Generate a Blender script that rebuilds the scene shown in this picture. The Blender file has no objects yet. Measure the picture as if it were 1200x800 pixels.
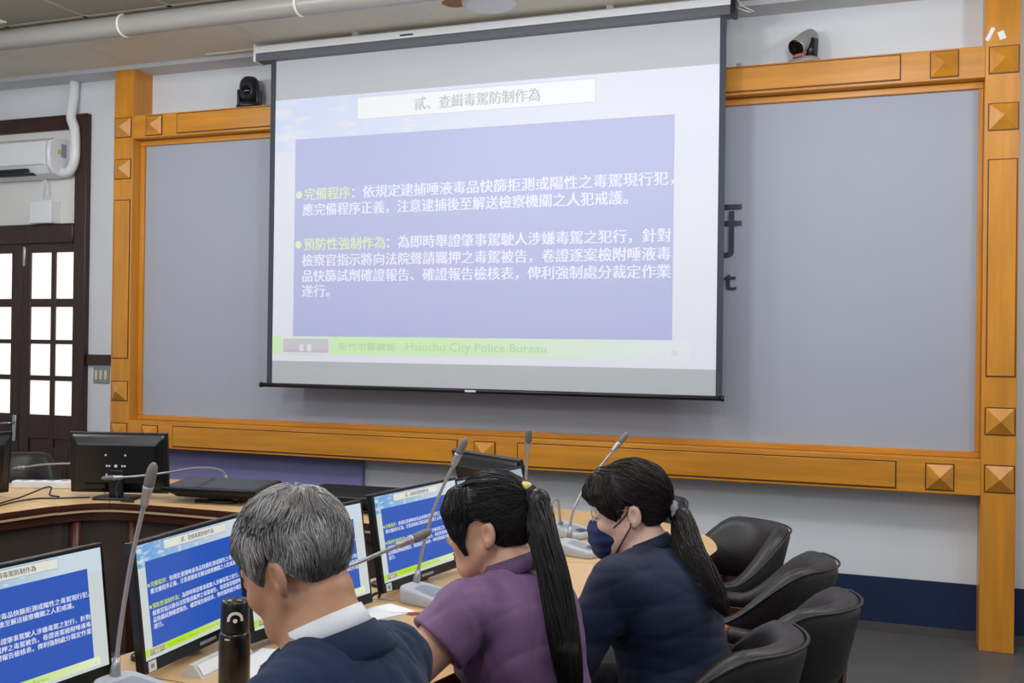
import bpy, bmesh, math, random
import numpy as np
from mathutils import Vector, Matrix, Euler
random.seed(7)
C = bpy.context.scene.collection
scene = bpy.context.scene
PI = math.pi

# ------------------------------------------------------------------ camera
CAM_H = 1.55
YAW, PITCH, ROLL = 0.35834, 0.00368, 0.013146
cam_data = bpy.data.cameras.new('camera')
cam_data.sensor_width = 36.0
cam_data.lens = 36.0
cam_data.clip_start = 0.05
cam = bpy.data.objects.new('camera', cam_data)
C.objects.link(cam)
def _cam_matrix():
    c, s = math.cos, math.sin
    fwd = Vector((-s(YAW) * c(PITCH), c(YAW) * c(PITCH), s(PITCH)))
    right = Vector((c(YAW), s(YAW), 0))
    up = right.cross(fwd)
    r2 = c(ROLL) * right + s(ROLL) * up
    u2 = -s(ROLL) * right + c(ROLL) * up
    m = Matrix.Identity(4)
    for i in range(3):
        m[i][0], m[i][1], m[i][2] = r2[i], u2[i], -fwd[i]
    m[0][3], m[1][3], m[2][3] = 0.0, 0.0, CAM_H
    return m
cam.matrix_world = _cam_matrix()
scene.camera = cam

# ------------------------------------------------------------------ light and exposure
world = bpy.data.worlds.new('world')
scene.world = world
world.use_nodes = True
world.node_tree.nodes['Background'].inputs[0].default_value = (0.80, 0.87, 1.0, 1)
world.node_tree.nodes['Background'].inputs[1].default_value = 0.25

def area_light(name, loc, sx, sy, power, color=(0.95, 0.98, 1.0), rot=(0, 0, 0)):
    l = bpy.data.lights.new(name, 'AREA')
    l.shape = 'RECTANGLE'; l.size = sx; l.size_y = sy
    l.energy = power; l.color = color
    o = bpy.data.objects.new(name, l)
    o.location = loc; o.rotation_euler = rot
    C.objects.link(o)
    return o
for lx in (-4.6, -2.0, 0.6):
    for ly in (4.1, 1.7, -0.9):
        area_light('ceiling_lamp', (lx, ly, 3.46), 1.25, 0.62, 9)
# added unseen point lights that brighten the upper walls, ceiling and people
for lx, ly, e in ((-5.0, 3.2, 52), (-3.4, 3.25, 38), (-1.8, 3.7, 34), (-0.2, 3.85, 34), (1.4, 3.85, 40), (-3.6, 0.8, 50), (-0.6, 0.8, 50), (-2.0, -1.6, 50)):
    l = bpy.data.lights.new('fill_light', 'POINT'); l.energy = e; l.shadow_soft_size = 0.15; l.color = (0.95, 0.98, 1.0)
    o = bpy.data.objects.new('fill_light', l); o.location = (lx, ly, 3.16); C.objects.link(o)

scene.view_settings.view_transform = 'Standard'
scene.view_settings.look = 'None'
scene.view_settings.gamma = 1.0
scene.view_settings.use_curve_mapping = False
scene.view_settings.exposure = 0.2
scene.cycles.use_denoising = True
scene.cycles.max_bounces = 8

# ------------------------------------------------------------------ materials
def srgb(r, g, b):
    f = lambda v: (v / 255 / 12.92) if v / 255 <= 0.04045 else ((v / 255 + 0.055) / 1.055) ** 2.4
    return (f(r), f(g), f(b), 1.0)
def mat(name, col, rough=0.5, metal=0.0, noise=0.0, nscale=8.0, bump=0.0, bscale=60.0, stretch=(1, 1, 1), spec=0.5, emit=None, estr=0.0, detail=4, coat=0.0):
    m = bpy.data.materials.new(name); m.use_nodes = True
    nt = m.node_tree; b = nt.nodes['Principled BSDF']
    b.inputs['Base Color'].default_value = col
    b.inputs['Roughness'].default_value = rough
    b.inputs['Metallic'].default_value = metal
    b.inputs['Specular IOR Level'].default_value = spec
    if coat: b.inputs['Coat Weight'].default_value = coat; b.inputs['Coat Roughness'].default_value = 0.12
    if emit: 
        b.inputs['Emission Color'].default_value = emit
        b.inputs['Emission Strength'].default_value = estr
    if noise or bump:
        tc = nt.nodes.new('ShaderNodeTexCoord'); mp = nt.nodes.new('ShaderNodeMapping')
        mp.inputs['Scale'].default_value = stretch
        nt.links.new(tc.outputs['Object'], mp.inputs['Vector'])
    if noise:
        n = nt.nodes.new('ShaderNodeTexNoise'); n.inputs['Scale'].default_value = nscale; n.inputs['Detail'].default_value = detail
        nt.links.new(mp.outputs[0], n.inputs['Vector'])
        cr = nt.nodes.new('ShaderNodeValToRGB')
        cr.color_ramp.elements[0].position = 0.3; cr.color_ramp.elements[1].position = 0.7
        cr.color_ramp.elements[0].color = tuple(c * (1 - noise) for c in col[:3]) + (1,)
        cr.color_ramp.elements[1].color = tuple(min(1, c * (1 + noise)) for c in col[:3]) + (1,)
        nt.links.new(n.outputs['Fac'], cr.inputs['Fac'])
        nt.links.new(cr.outputs['Color'], b.inputs['Base Color'])
    if bump:
        n2 = nt.nodes.new('ShaderNodeTexNoise'); n2.inputs['Scale'].default_value = bscale; n2.inputs['Detail'].default_value = 3
        nt.links.new(mp.outputs[0], n2.inputs['Vector'])
        bp = nt.nodes.new('ShaderNodeBump'); bp.inputs['Strength'].default_value = bump; bp.inputs['Distance'].default_value = 0.01
        nt.links.new(n2.outputs['Fac'], bp.inputs['Height'])
        nt.links.new(bp.outputs[0], b.inputs['Normal'])
    return m

M = {}
M['wall'] = mat('wall_paint', srgb(219, 222, 227), 0.75, noise=0.02, nscale=2.0, bump=0.05, bscale=120)
M['ceil_grey'] = mat('ceiling_grey_paint', srgb(204, 207, 212), 0.8, noise=0.03, nscale=3)
M['ceil_cream'] = mat('ceiling_cream_panel', srgb(226, 221, 204), 0.55, noise=0.06, nscale=1.6)
M['ceil_dark'] = mat('ceiling_beige_panel', srgb(132, 124, 111), 0.6, noise=0.05, nscale=2)
M['ceil_line'] = mat('ceiling_line_paint', srgb(154, 146, 132), 0.6)
M['ceil_seam'] = mat('ceiling_seam_paint', srgb(225, 220, 205), 0.6)
M['pipe'] = mat('grey_plastic_pipe', srgb(158, 155, 149), 0.35)
M['floor'] = mat('floor_vinyl', srgb(88, 88, 89), 0.45, noise=0.12, nscale=5, bump=0.03, bscale=30)
M['navy'] = mat('navy_wall_paint', srgb(16, 36, 74), 0.5, noise=0.05, nscale=4)
M['cove'] = mat('dark_floor_cove', srgb(78, 76, 74), 0.5)
M['wood_h'] = mat('orange_wood_grain_h', srgb(206, 137, 40), 0.33, noise=0.17, nscale=5.0, stretch=(0.35, 4, 4), detail=7, coat=0.15)
M['wood_v'] = mat('orange_wood_grain_v', srgb(206, 137, 40), 0.33, noise=0.15, nscale=5.0, stretch=(4, 4, 0.35), detail=7, coat=0.15)
M['groove'] = mat('dark_groove_wood', srgb(96, 50, 18), 0.5)
M['board'] = mat('grey_lilac_board', srgb(169, 173, 187), 0.7, noise=0.012, nscale=2)
M['letter'] = mat('dark_slate_letter', srgb(52, 56, 70), 0.4)
M['lilac'] = mat('lilac_panel_fabric', srgb(134, 130, 180), 0.8, noise=0.04, nscale=3)
M['door'] = mat('dark_brown_door_wood', srgb(52, 30, 24), 0.35, noise=0.25, nscale=5, stretch=(5, 5, 0.5))
M['transom'] = mat('white_transom_panel', srgb(222, 222, 218), 0.6)
M['frost'] = mat('frosted_daylit_glass', srgb(235, 235, 230), 0.4, emit=srgb(255, 250, 240), estr=0.62)
M['white_pl'] = mat('white_plastic', srgb(226, 228, 232), 0.35)
M['grey_pl'] = mat('light_grey_plastic', srgb(186, 189, 196), 0.42)
M['grey_in'] = mat('mid_grey_plastic', srgb(150, 154, 164), 0.4)
M['dark_in'] = mat('slate_grille', srgb(58, 62, 78), 0.5)
M['black_pl'] = mat('black_plastic', srgb(16, 17, 20), 0.32, bump=0.02, bscale=400)
M['black_gl'] = mat('black_gloss', srgb(10, 10, 12), 0.12)
M['black_mat'] = mat('black_matte', srgb(22, 22, 24), 0.6)
M['steel'] = mat('brushed_steel', srgb(190, 190, 192), 0.28, metal=1.0)
M['neck'] = mat('satin_grey_metal', srgb(172, 172, 176), 0.35, metal=0.6)
M['foam'] = mat('grey_microphone_grille', srgb(120, 118, 116), 0.6, bump=0.3, bscale=700)
M['cam_silver'] = mat('silver_plastic', srgb(160, 160, 158), 0.35, metal=0.2)
M['cam_black'] = mat('black_camera_plastic', srgb(34, 36, 44), 0.35)
M['lens'] = mat('lens_glass', srgb(5, 5, 8), 0.05)
M['red'] = mat('red_print', srgb(186, 92, 102), 0.5)
M['switch'] = mat('switch_plate_grey', srgb(150, 150, 148), 0.4, metal=0.3)
M['switch_b'] = mat('switch_rocker_cream', srgb(214, 208, 176), 0.4)
M['table_top'] = mat('light_maple_laminate', srgb(214, 176, 126), 0.38, noise=0.08, nscale=4, stretch=(1, 0.6, 1), detail=6)
M['table_edge'] = mat('reddish_dark_wood', srgb(74, 36, 24), 0.35, noise=0.25, nscale=6, stretch=(1, 1, 6))
M['table_band'] = mat('pale_edge_band', srgb(196, 166, 128), 0.35)
M['table_panel'] = mat('dark_panel_wood', srgb(66, 54, 48), 0.5, noise=0.15, nscale=4)
M['leather'] = mat('black_brown_leather', srgb(34, 29, 29), 0.42, noise=0.10, nscale=6, bump=0.10, bscale=160)
M['chair_wood'] = mat('red_brown_chair_wood', srgb(86, 42, 24), 0.3, noise=0.2, nscale=8, stretch=(3, 3, 0.5))
M['chair_tip'] = mat('orange_brown_arm_wood', srgb(158, 86, 34), 0.3, noise=0.15, nscale=14)
M['fabric_w'] = mat('white_screen_fabric', srgb(190, 193, 199), 0.85)
M['hous_w'] = mat('white_metal_housing', srgb(232, 234, 238), 0.3)
M['hous_d'] = mat('grey_metal_housing', srgb(96, 98, 106), 0.35)
M['border'] = mat('black_screen_border', srgb(58, 62, 72), 0.7)
M['paper'] = mat('white_paper', srgb(238, 238, 238), 0.7)
M['acrylic'] = mat('clear_acrylic', srgb(205, 208, 208), 0.15)
M['cable_b'] = mat('black_cable', srgb(20, 20, 22), 0.5)
M['cable_w'] = mat('white_cable', srgb(216, 218, 222), 0.4)
M['bottle'] = mat('black_bottle_enamel', srgb(14, 12, 14), 0.28, coat=0.15)
M['mark_w'] = mat('white_mark', srgb(230, 228, 224), 0.5)
M['yellow'] = mat('sticker_yellow', srgb(200, 190, 70), 0.5)
M['rust'] = mat('rust_stain', srgb(160, 110, 70), 0.8)
def emis(name, col, s, base=(0.01, 0.01, 0.012, 1)):
    return mat(name, base, 0.35, emit=col, estr=s)

# ------------------------------------------------------------------ mesh helpers
class MB:
    """collects shapes into one bmesh"""
    def __init__(s):
        s.bm = bmesh.new(); s.mats = []
    def mi(s, m):
        if m not in s.mats: s.mats.append(m)
        return s.mats.index(m)
    def box(s, x0, x1, y0, y1, z0, z1, m, bev=0.0, seg=2, mtx=None):
        r = bmesh.ops.create_cube(s.bm, size=1.0)
        vs = r['verts']
        for v in vs:
            v.co = Vector(((x0 + x1) / 2 + v.co.x * (x1 - x0), (y0 + y1) / 2 + v.co.y * (y1 - y0), (z0 + z1) / 2 + v.co.z * (z1 - z0)))
        fs = set(f for v in vs for f in v.link_faces)
        k = s.mi(m)
        for f in fs: f.material_index = k
        if bev > 0:
            es = list(set(e for v in vs for e in v.link_edges))
            rb = bmesh.ops.bevel(s.bm, geom=es, offset=bev, segments=seg, affect='EDGES', profile=0.5)
            vs = list(set(v for f in rb['faces'] for v in f.verts) | set(v for v in vs if v.is_valid))
            for f in rb['faces']: f.material_index = k; f.smooth = True
        if mtx is not None:
            for v in vs: v.co = mtx @ v.co
        return vs
    def poly(s, pts, m, smooth=False):
        f = s.bm.faces.new([s.bm.verts.new(p) for p in pts]); f.material_index = s.mi(m); f.smooth = smooth
        return f
    def loft(s, rings, m, closed=True, cap=True, smooth=True):
        k = s.mi(m); prev = None; first = None
        n = len(rings[0])
        for r in rings:
            vs = [s.bm.verts.new(p) for p in r]
            if prev:
                for i in range(n if closed else n - 1):
                    j = (i + 1) % n
                    f = s.bm.faces.new((prev[i], prev[j], vs[j], vs[i])); f.material_index = k; f.smooth = smooth
            else: first = vs
            prev = vs
        if cap and closed:
            f = s.bm.faces.new(list(reversed(first))); f.material_index = k
            f = s.bm.faces.new(prev); f.material_index = k
    def tube(s, pts, rad, m, n=10, cap=True):
        pts = [Vector(p) for p in pts]
        rr = rad if isinstance(rad, (list, tuple)) else [rad] * len(pts)
        rings = []; up = None
        for i, p in enumerate(pts):
            t = (pts[min(i + 1, len(pts) - 1)] - pts[max(i - 1, 0)]).normalized()
            if up is None:
                up = Vector((0, 0, 1)) if abs(t.z) < 0.9 else Vector((1, 0, 0))
            a = t.cross(up).normalized(); up = a.cross(t).normalized()
            rings.append([p + (a * math.cos(2 * PI * j / n) + up * math.sin(2 * PI * j / n)) * rr[i] for j in range(n)])
        s.loft(rings, m, True, cap)
    def lathe(s, prof, m, center=(0, 0, 0), n=28, axis='z', mtx=None):
        rings = []
        for r, h in prof:
            ring = []
            for j in range(n):
                a = 2 * PI * j / n
                p = Vector((r * math.cos(a), r * math.sin(a), h))
                if axis == 'y': p = Vector((p.x, -p.z, p.y))
                if axis == 'x': p = Vector((p.z, p.y, -p.x))
                if mtx is not None: p = mtx @ p
                ring.append(p + Vector(center))
            rings.append(ring)
        s.loft(rings, m)
    def prism(s, outline, z0, z1, m, mtop=None, bev=0.0):
        """outline: list of (x,y) counter-clockwise"""
        b = [s.bm.verts.new((x, y, z0)) for x, y in outline]
        t = [s.bm.verts.new((x, y, z1)) for x, y in outline]
        k = s.mi(m); n = len(outline)
        for i in range(n):
            j = (i + 1) % n
            f = s.bm.faces.new((b[i], b[j], t[j], t[i])); f.material_index = k
        f = s.bm.faces.new(list(reversed(b))); f.material_index = k
        f = s.bm.faces.new(t); f.material_index = s.mi(mtop or m)
    def build(s, name, parent=None, loc=None, rot=None, recalc=True):
        if recalc: bmesh.ops.recalc_face_normals(s.bm, faces=s.bm.faces[:])
        me = bpy.data.meshes.new(name)
        s.bm.to_mesh(me); s.bm.free()
        for m in s.mats: me.materials.append(m)
        o = bpy.data.objects.new(name, me); C.objects.link(o)
        if loc: o.location = loc
        if rot: o.rotation_euler = rot
        if parent is not None: o.parent = parent
        return o
def tag(o, label=None, cat=None, group=None, kind=None):
    if label: o['label'] = label
    if cat: o['category'] = cat
    if group: o['group'] = group
    if kind: o['kind'] = kind
    return o
def thing(name, label, cat, loc=(0, 0, 0), rz=0.0, group=None):
    o = bpy.data.objects.new(name, None); C.objects.link(o)
    o.empty_display_size = 0.1
    o.location = loc; o.rotation_euler = (0, 0, rz)
    return tag(o, label, cat, group)
def copy_tree(o, parent=None):
    c = o.copy(); C.objects.link(c)
    if parent is not None: c.parent = parent
    for ch in list(o.children): copy_tree(ch, c)
    return c
def bez(pts, n=8):
    """smooth Catmull-Rom through points"""
    P = [Vector(p) for p in pts]; out = []
    Q = [P[0] * 2 - P[1]] + P + [P[-1] * 2 - P[-2]]
    for i in range(1, len(Q) - 2):
        for j in range(n):
            t = j / n
            out.append(0.5 * ((2 * Q[i]) + (-Q[i-1] + Q[i+1]) * t + (2*Q[i-1] - 5*Q[i] + 4*Q[i+1] - Q[i+2]) * t*t + (-Q[i-1] + 3*Q[i] - 3*Q[i+1] + Q[i+2]) * t**3))
    out.append(P[-1]); return out
def rrect(w, h, r, n=5):
    out = []
    for cx, cy, a0 in ((w/2-r, h/2-r, 0), (-w/2+r, h/2-r, PI/2), (-w/2+r, -h/2+r, PI), (w/2-r, -h/2+r, 1.5*PI)):
        for i in range(n + 1):
            a = a0 + PI / 2 * i / n
            out.append((cx + r * math.cos(a), cy + r * math.sin(a)))
    return out
def struct(o): o['kind'] = 'structure'; return o

_textcache = {}
def text_geo(s, bold=0.0, res=2):
    """flat glyph triangles of a string, normalised to size 1 (em), origin at baseline left"""
    key = (s, bold, res)
    if key in _textcache: return _textcache[key]
    cu = bpy.data.curves.new('t', 'FONT'); cu.body = s; cu.size = 1.0; cu.resolution_u = res
    cu.fill_mode = 'FRONT'; cu.offset = bold
    ob = bpy.data.objects.new('t', cu); C.objects.link(ob)
    dg = bpy.context.evaluated_depsgraph_get()
    me = bpy.data.meshes.new_from_object(ob.evaluated_get(dg))
    V = np.array([v.co[:] for v in me.vertices]) if len(me.vertices) else np.zeros((0, 3))
    Fc = [tuple(p.vertices) for p in me.polygons]
    bpy.data.objects.remove(ob); bpy.data.curves.remove(cu); bpy.data.meshes.remove(me)
    _textcache[key] = (V, Fc)
    return V, Fc
def add_text(mb, s, x, y, z, size, m, width=None, bold=0.0, depth=0.0, plane='xy', height=None):
    V, Fc = text_geo(s, bold)
    if not len(V): return
    sx = size
    if width: sx = width / max(1e-6, V[:, 0].max() - min(0, V[:, 0].min()))
    k = mb.mi(m)
    def mk(off):
        vs = []
        for v in V:
            px, py = x + v[0] * sx, y + v[1] * size
            vs.append(mb.bm.verts.new((px, py, z + off) if plane == 'xy' else (px, z + off, py)))
        for f in Fc:
            try:
                ff = mb.bm.faces.new([vs[i] for i in f]); ff.material_index = k
            except ValueError: pass
        return vs
    a = mk(0.0)
    if depth:
        b = mk(depth)
        cnt = {}
        for f in Fc:
            for i in range(len(f)):
                e = (f[i], f[(i + 1) % len(f)])
                cnt[tuple(sorted(e))] = cnt.get(tuple(sorted(e)), []) + [e]
        for e in cnt.values():
            if len(e) == 1:
                i, j = e[0]
                ff = mb.bm.faces.new((a[i], b[i], b[j], a[j])); ff.material_index = k

# ------------------------------------------------------------------ room shell
FY, WY = 5.832, 6.03          # front of the wooden frame, face of the wall
XL, XR, YB = -7.3, 3.2, -3.6
def shell(name, x0, x1, y0, y1, z0, z1, m):
    b = MB(); b.box(x0, x1, y0, y1, z0, z1, m); return struct(b.build(name))
shell('floor', XL - .2, XR + .2, YB - .2, WY + .2, -0.1, 0, M['floor'])
shell('wall_back', XL - .2, XR + .2, WY, WY + 0.2, 0, 3.7, M['wall'])
shell('wall_left', XL - .2, XL, YB, WY, 0, 3.7, M['wall'])
shell('wall_right', XR, XR + .2, YB, WY, 0, 3.7, M['wall'])
shell('wall_front', XL - .2, XR + .2, YB - .2, YB, 0, 3.7, M['wall'])
b = MB()
b.box(XL - .2, XR + .2, YB - .2, 4.95, 3.50, 3.7, M['ceil_dark'])
b.box(XL - .2, XR + .2, 4.95, 5.83, 3.50, 3.7, M['ceil_cream'])
b.box(XL - .2, XR + .2, 5.83, WY + .2, 3.47, 3.7, M['ceil_grey'])
# panel seams of the beige ceiling, faint light strips and one paler panel
for i in range(18):
    x = XL + 0.2 + i * 0.62
    b.box(x, x + 0.03, -3.4, 4.9, 3.498, 3.5, M['ceil_line'])
    if i % 2: b.box(x + 0.1, x + 0.17, 5.0, 5.81, 3.4985, 3.5, M['ceil_seam'])
for y in np.arange(-3.2, 4.9, 0.62):
    b.box(XL, XR, y, y + 0.03, 3.498, 3.5, M['ceil_line'])
b.box(-6.4, -5.15, 4.50, 4.80, 3.494, 3.5, M['ceil_cream'])
b.box(-4.4, -1.0, 5.755, 5.768, 3.488, 3.5, M['ceil_seam'])
struct(b.build('ceiling'))
# navy painted skirting and grey cove
b = MB(); b.box(-4.95, XR, WY - 0.012, WY, 0.05, 0.298, M['navy']); struct(b.build('baseboard_back'))
b = MB(); b.box(-4.95, XR, WY - 0.02, WY, 0.0, 0.05, M['cove']); struct(b.build('trim_1'))
b = MB(); b.box(-5.615, -5.24, WY - 0.03, WY, 1.365, 1.441, M['door'], 0.004); struct(b.build('trim_2'))

# ceiling pipe with collars
t = thing('ceiling_pipe', 'long grey round pipe running under the ceiling above the screen', 'pipe', (0, 0, 0))
b = MB(); b.tube([(XL + .01, 4.92, 3.435), (XR - .01, 4.92, 3.435)], 0.062, M['pipe'], 20); b.build('pipe_run', t)
for x in (-4.35, -3.13, -1.9, -5.57):
    b = MB(); b.lathe([(0.063, -0.006), (0.069, -0.006), (0.069, 0.006), (0.063, 0.006)], M['ceil_seam'], (x, 4.92, 3.435), axis='x')
    b.box(x - .006, x + .006, 4.915, 4.93, 3.48, 3.502, M['ceil_seam']); b.build('collar', t)
# round ceiling fitting above the screen
t = thing('ceiling_fitting', 'small round white ceiling fitting beside a rust stain above the screen', 'ceiling fitting', (-2.18, 5.38, 3.5))
b = MB(); b.lathe([(0.16, 0), (0.155, -0.02), (0.12, -0.035), (0.02, -0.04)], M['white_pl']); b.build('cover', t)
b = MB(); b.lathe([(0.075, 0.0), (0.07, -0.002)], M['rust'], (-0.2, -0.03, -0.0005)); b.build('stain', t)

# ------------------------------------------------------------------ door
b = MB()
dx0, dx1 = -6.875, -5.62
yf = WY - 0.05
b.box(dx1 - 0.112, dx1, yf, WY, 0, 3.228, M['door'], 0.006)
b.box(dx0, dx0 + 0.112, yf, WY, 0, 3.228, M['door'], 0.006)
b.box(dx0 + .112, dx1 - .112, yf, WY, 3.118, 3.228, M['door'], 0.006)
b.box(dx0 + .112, dx1 - .112, yf - .01, WY, 2.27, 2.417, M['door'], 0.012)
frame = struct(b.build('door_1'))
b = MB(); b.box(dx0 + .112, dx1 - .112, WY - .018, WY, 2.417, 3.118, M['transom']); b.build('transom_panel', frame)
def leaf(xa, xb, hinge_right):
    b = MB()
    y0, y1 = WY - 0.035, WY - 0.001
    if hinge_right: cols = [(xa + .092, xa + .292), (xa + .334, xa + .513)]
    else: cols = [(xb - .513, xb - .334), (xb - .292, xb - .092)]
    rows = [(1.855, 2.203), (1.546, 1.793), (1.276, 1.514), (0.98, 1.238)]
    xs = [xa] + [v for c in cols for v in c] + [xb]
    for i in (0, 2, 4): b.box(xs[i], xs[i + 1], y0, y1, 0.01, 2.262, M['door'], 0.003)
    zs = [0.80] + [v for r in reversed(rows) for v in r] + [2.262]
    for i in range(0, 10, 2):
        for c in cols: b.box(c[0], c[1], y0, y1, zs[i], zs[i + 1], M['door'], 0.003)
    for c in cols: b.box(c[0], c[1], y0, y1, 0.01, 0.10, M['door'])
    b.box(cols[0][0], cols[1][1], y0 + .012, y1, 0.10, 0.80, M['door'])
    b.box(cols[0][0] + .05, cols[1][1] - .05, y0 + .004, y1, 0.15, 0.74, M['door'], 0.008)
    lf = b.build('door_leaf', frame)
    b = MB()
    for c in cols:
        for r in rows: b.box(c[0] - .004, c[1] + .004, y0 + .014, y0 + .020, r[0] - .004, r[1] + .004, M['frost'])
    b.build('glass_panes', lf)
    return lf
lr = leaf(-6.247, -5.733, True)
ll = leaf(-6.763, -6.251, False)
b = MB()
hx = -6.285
b.box(hx - .018, hx + .018, WY - .048, WY - .034, 0.77, 0.97, M['steel'], 0.004)
b.tube([(hx, WY - .04, 0.91), (hx, WY - .09, 0.91), (hx - .02, WY - .095, 0.91), (hx - .12, WY - .095, 0.905)], 0.008, M['steel'], 8)
b.build('door_handle', ll)
b = MB(); b.box(-6.222, -6.20, WY - .05, WY - .03, 2.10, 2.25, M['steel'], 0.004); b.build('bolt', lr)

# air conditioner
t = thing('air_conditioner', 'white wall air conditioner above the dark double door', 'air conditioner', (-6.25, WY, 2.9))
prof = [(-.019, .14), (-.15, .135), (-.205, .105), (-.215, .02), (-.205, -.07), (-.165, -.125), (-.10, -.145), (-.019, -.145)]
b = MB(); b.loft([[(x, y, z) for y, z in prof] for x in (-.56, .40)], M['white_pl'], smooth=False); 
b.loft([[(x, y * k, z * k) for y, z in prof] for x, k in ((.40, 1.0), (.425, .995), (.437, .96))], M['white_pl']); b.build('casing', t)
b = MB(); b.box(-.54, .22, -.214, -.17, -.112, -.092, M['black_mat'], mtx=None); b.box(-.54, .25, -.19, -.14, -.135, -.12, M['black_mat']); b.build('outlet_slot', t)
b = MB(); b.box(-.55, .38, -.2165, -.2145, -.068, -.062, M['grey_pl']); b.box(-.55, .4, -.135, -.12, .1385, .1405, M['grey_in']); b.build('panel_seam', t)
b = MB(); b.box(.4365, .4385, -.10, -.05, .0, .10, M['grey_in']); b.box(.4365, .4385, -.13, -.105, .02, .055, M['yellow']); b.build('rating_sticker', t)
b = MB(); b.tube(bez([(-5.83, WY - .07, 2.79), (-5.755, WY - .07, 2.80), (-5.71, WY - .07, 2.90), (-5.715, WY - .07, 3.1), (-5.75, WY - .07, 3.2), (-5.752, WY - .05, 3.35), (-5.752, WY - .04, 3.47)], 8), 0.036, M['white_pl'], 14)
pz = b.build('drain_pipe'); tag(pz, 'white insulated pipe rising from the air conditioner to the ceiling', 'pipe')
t = thing('junction_box', 'small white box hanging by a cord below the air conditioner', 'box', (-5.99, WY - .018, 2.5))
b = MB(); b.box(-.105, .105, -.10, 0, -.085, .085, M['white_pl'], 0.008); b.build('case', t)
b = MB(); b.tube(bez([(-.03, -.05, .085), (-.04, -.05, .15), (-.02, -.05, .25)]), 0.005, M['cable_w'], 6); b.tube(bez([(.0, -.05, .085), (.02, -.05, .16), (.0, -.05, .25)]), 0.005, M['cable_w'], 6); b.build('cord', t)
# switch plate
t = thing('light_switch', 'grey plate of three rocker switches between the door and the wooden post', 'light switch', (-5.49, WY, 1.29))
b = MB(); b.box(-.072, .072, -.012, 0, -.06, .06, M['switch'], 0.003); b.build('plate', t)
for i in range(3):
    b = MB(); b.box(-.055 + i * .043, -.031 + i * .043, -.018, -.01, -.035, .035, M['switch_b'], 0.003); b.build('rocker', t)

# ------------------------------------------------------------------ wooden frame round the board
t = thing('wooden_board_frame', 'big orange wooden frame of posts and beams with pyramid studs around the grey board', 'frame', (0, 0, 0))
PLX0, PLX1, PRX0, PRX1 = -5.235, -5.068, 0.421, 0.586
b = MB(); b.box(PLX0, PLX1, FY, WY, 0, 3.499, M['wood_v'], 0.003); b.build('post', t)
b = MB(); b.box(PRX0, PRX1, FY, WY, 0, 3.499, M['wood_v'], 0.003); b.build('post', t)
UB, UT, LB, LT = 2.974, 3.138, 0.80, 0.987
b = MB(); b.box(PLX1, PRX0, FY + .002, WY, UB, UT, M['wood_h'], 0.003); b.build('beam', t)
b = MB(); b.box(PLX1, PRX0, FY + .002, WY, LB, LT, M['wood_h'], 0.003); b.build('beam', t)
ty0, ty1 = 5.912, 5.985
b = MB()
def trimbar(x0, x1, z0, z1, m): b.box(x0, x1, ty0, ty1, z0, z1, m, 0.004)
trimbar(PLX1, PRX0, UB - .038, UB, M['wood_h']); trimbar(PLX1, PRX0, LT, LT + .034, M['wood_h'])
trimbar(PLX1, PLX1 + .034, LT + .034, UB - .038, M['wood_v']); trimbar(PRX0 - .024, PRX0, LT + .034, UB - .038, M['wood_v'])
b.build('inner_trim', t)
b = MB(); b.box(PLX1 + .02, PRX0 - .01, 5.935, 5.975, LT + .02, UB - .02, M['board']); b.build('display_board', t)
def stud(xc, zc, s=0.142, vert=True):
    w = M['wood_v'] if vert else M['wood_h']
    b = MB(); h = s / 2
    b.box(xc - h, xc + h, FY - .002, FY + .004, zc - h, zc + h, M['groove'])
    k = h - .006
    cs = [Vector((xc - k, FY - .006, zc - k)), Vector((xc + k, FY - .006, zc - k)), Vector((xc + k, FY - .006, zc + k)), Vector((xc - k, FY - .006, zc + k))]
    bk = [Vector((c.x, FY - .001, c.z)) for c in cs]
    ap = Vector((xc, FY - .046, zc))
    for i in range(4):
        j = (i + 1) % 4
        b.poly([cs[i], cs[j], ap], w); b.poly([bk[i], bk[j], cs[j], cs[i]], w)
    b.build('pyramid_stud', t)
def raised(x0, x1, z0, z1, vert):
    w = M['wood_v'] if vert else M['wood_h']
    b = MB()
    b.box(x0, x1, FY - .002, FY + .004, z0, z1, M['groove'])
    b.box(x0 + .006, x1 - .006, FY - .007, FY, z0 + .006, z1 - .006, w, 0.003)
    b.build('raised_panel', t)
for xc in (-5.152, 0.509):
    for zc in (3.058, 2.764, 1.19, 0.893): stud(xc, zc, 0.145)
    raised(xc - .071, xc + .071, 1.418, 2.547, True)
for xc in (-4.886, -2.354, 0.225):
    stud(xc, 3.058, 0.142, False); stud(xc, 0.888, 0.142, False)
for z0, z1 in ((2.989, 3.13), (0.815, 0.962)):
    raised(-4.69, -2.535, z0, z1, False); raised(-2.142, 0.012, z0, z1, False)

# raised lettering on the board
b = MB(); add_text(b, '政府', -1.555, 2.10, 5.9345, 0.372, M['letter'], width=0.725, depth=-0.012, plane='xz')
tag(b.build('board_lettering'), 'large dark raised Chinese characters on the grey board, mostly behind the screen', 'lettering')
b = MB(); add_text(b, 'Government', -2.02, 1.885, 5.9345, 0.165, M['letter'], width=1.165, depth=-0.012, plane='xz')
tag(b.build('board_lettering'), 'small dark raised Latin word on the grey board below the characters', 'lettering')
# white tapes on the right post
for i, (x, z, a, lb) in enumerate(((.443, 3.195, .45, 'slanted long strip of white tape on the right wooden post'), (.497, 3.185, -.35, 'short wide piece of white tape on the right wooden post'))):
    b = MB(); b.box(-.010 - .006 * i, .010 + .006 * i, -.003, 0, -.036 + .014 * i, .036 - .014 * i, M['paper'], 0.001)
    tag(b.build('tape_piece', loc=(x, FY - .0005, z), rot=(0, a, 0)), lb, 'tape')
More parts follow.
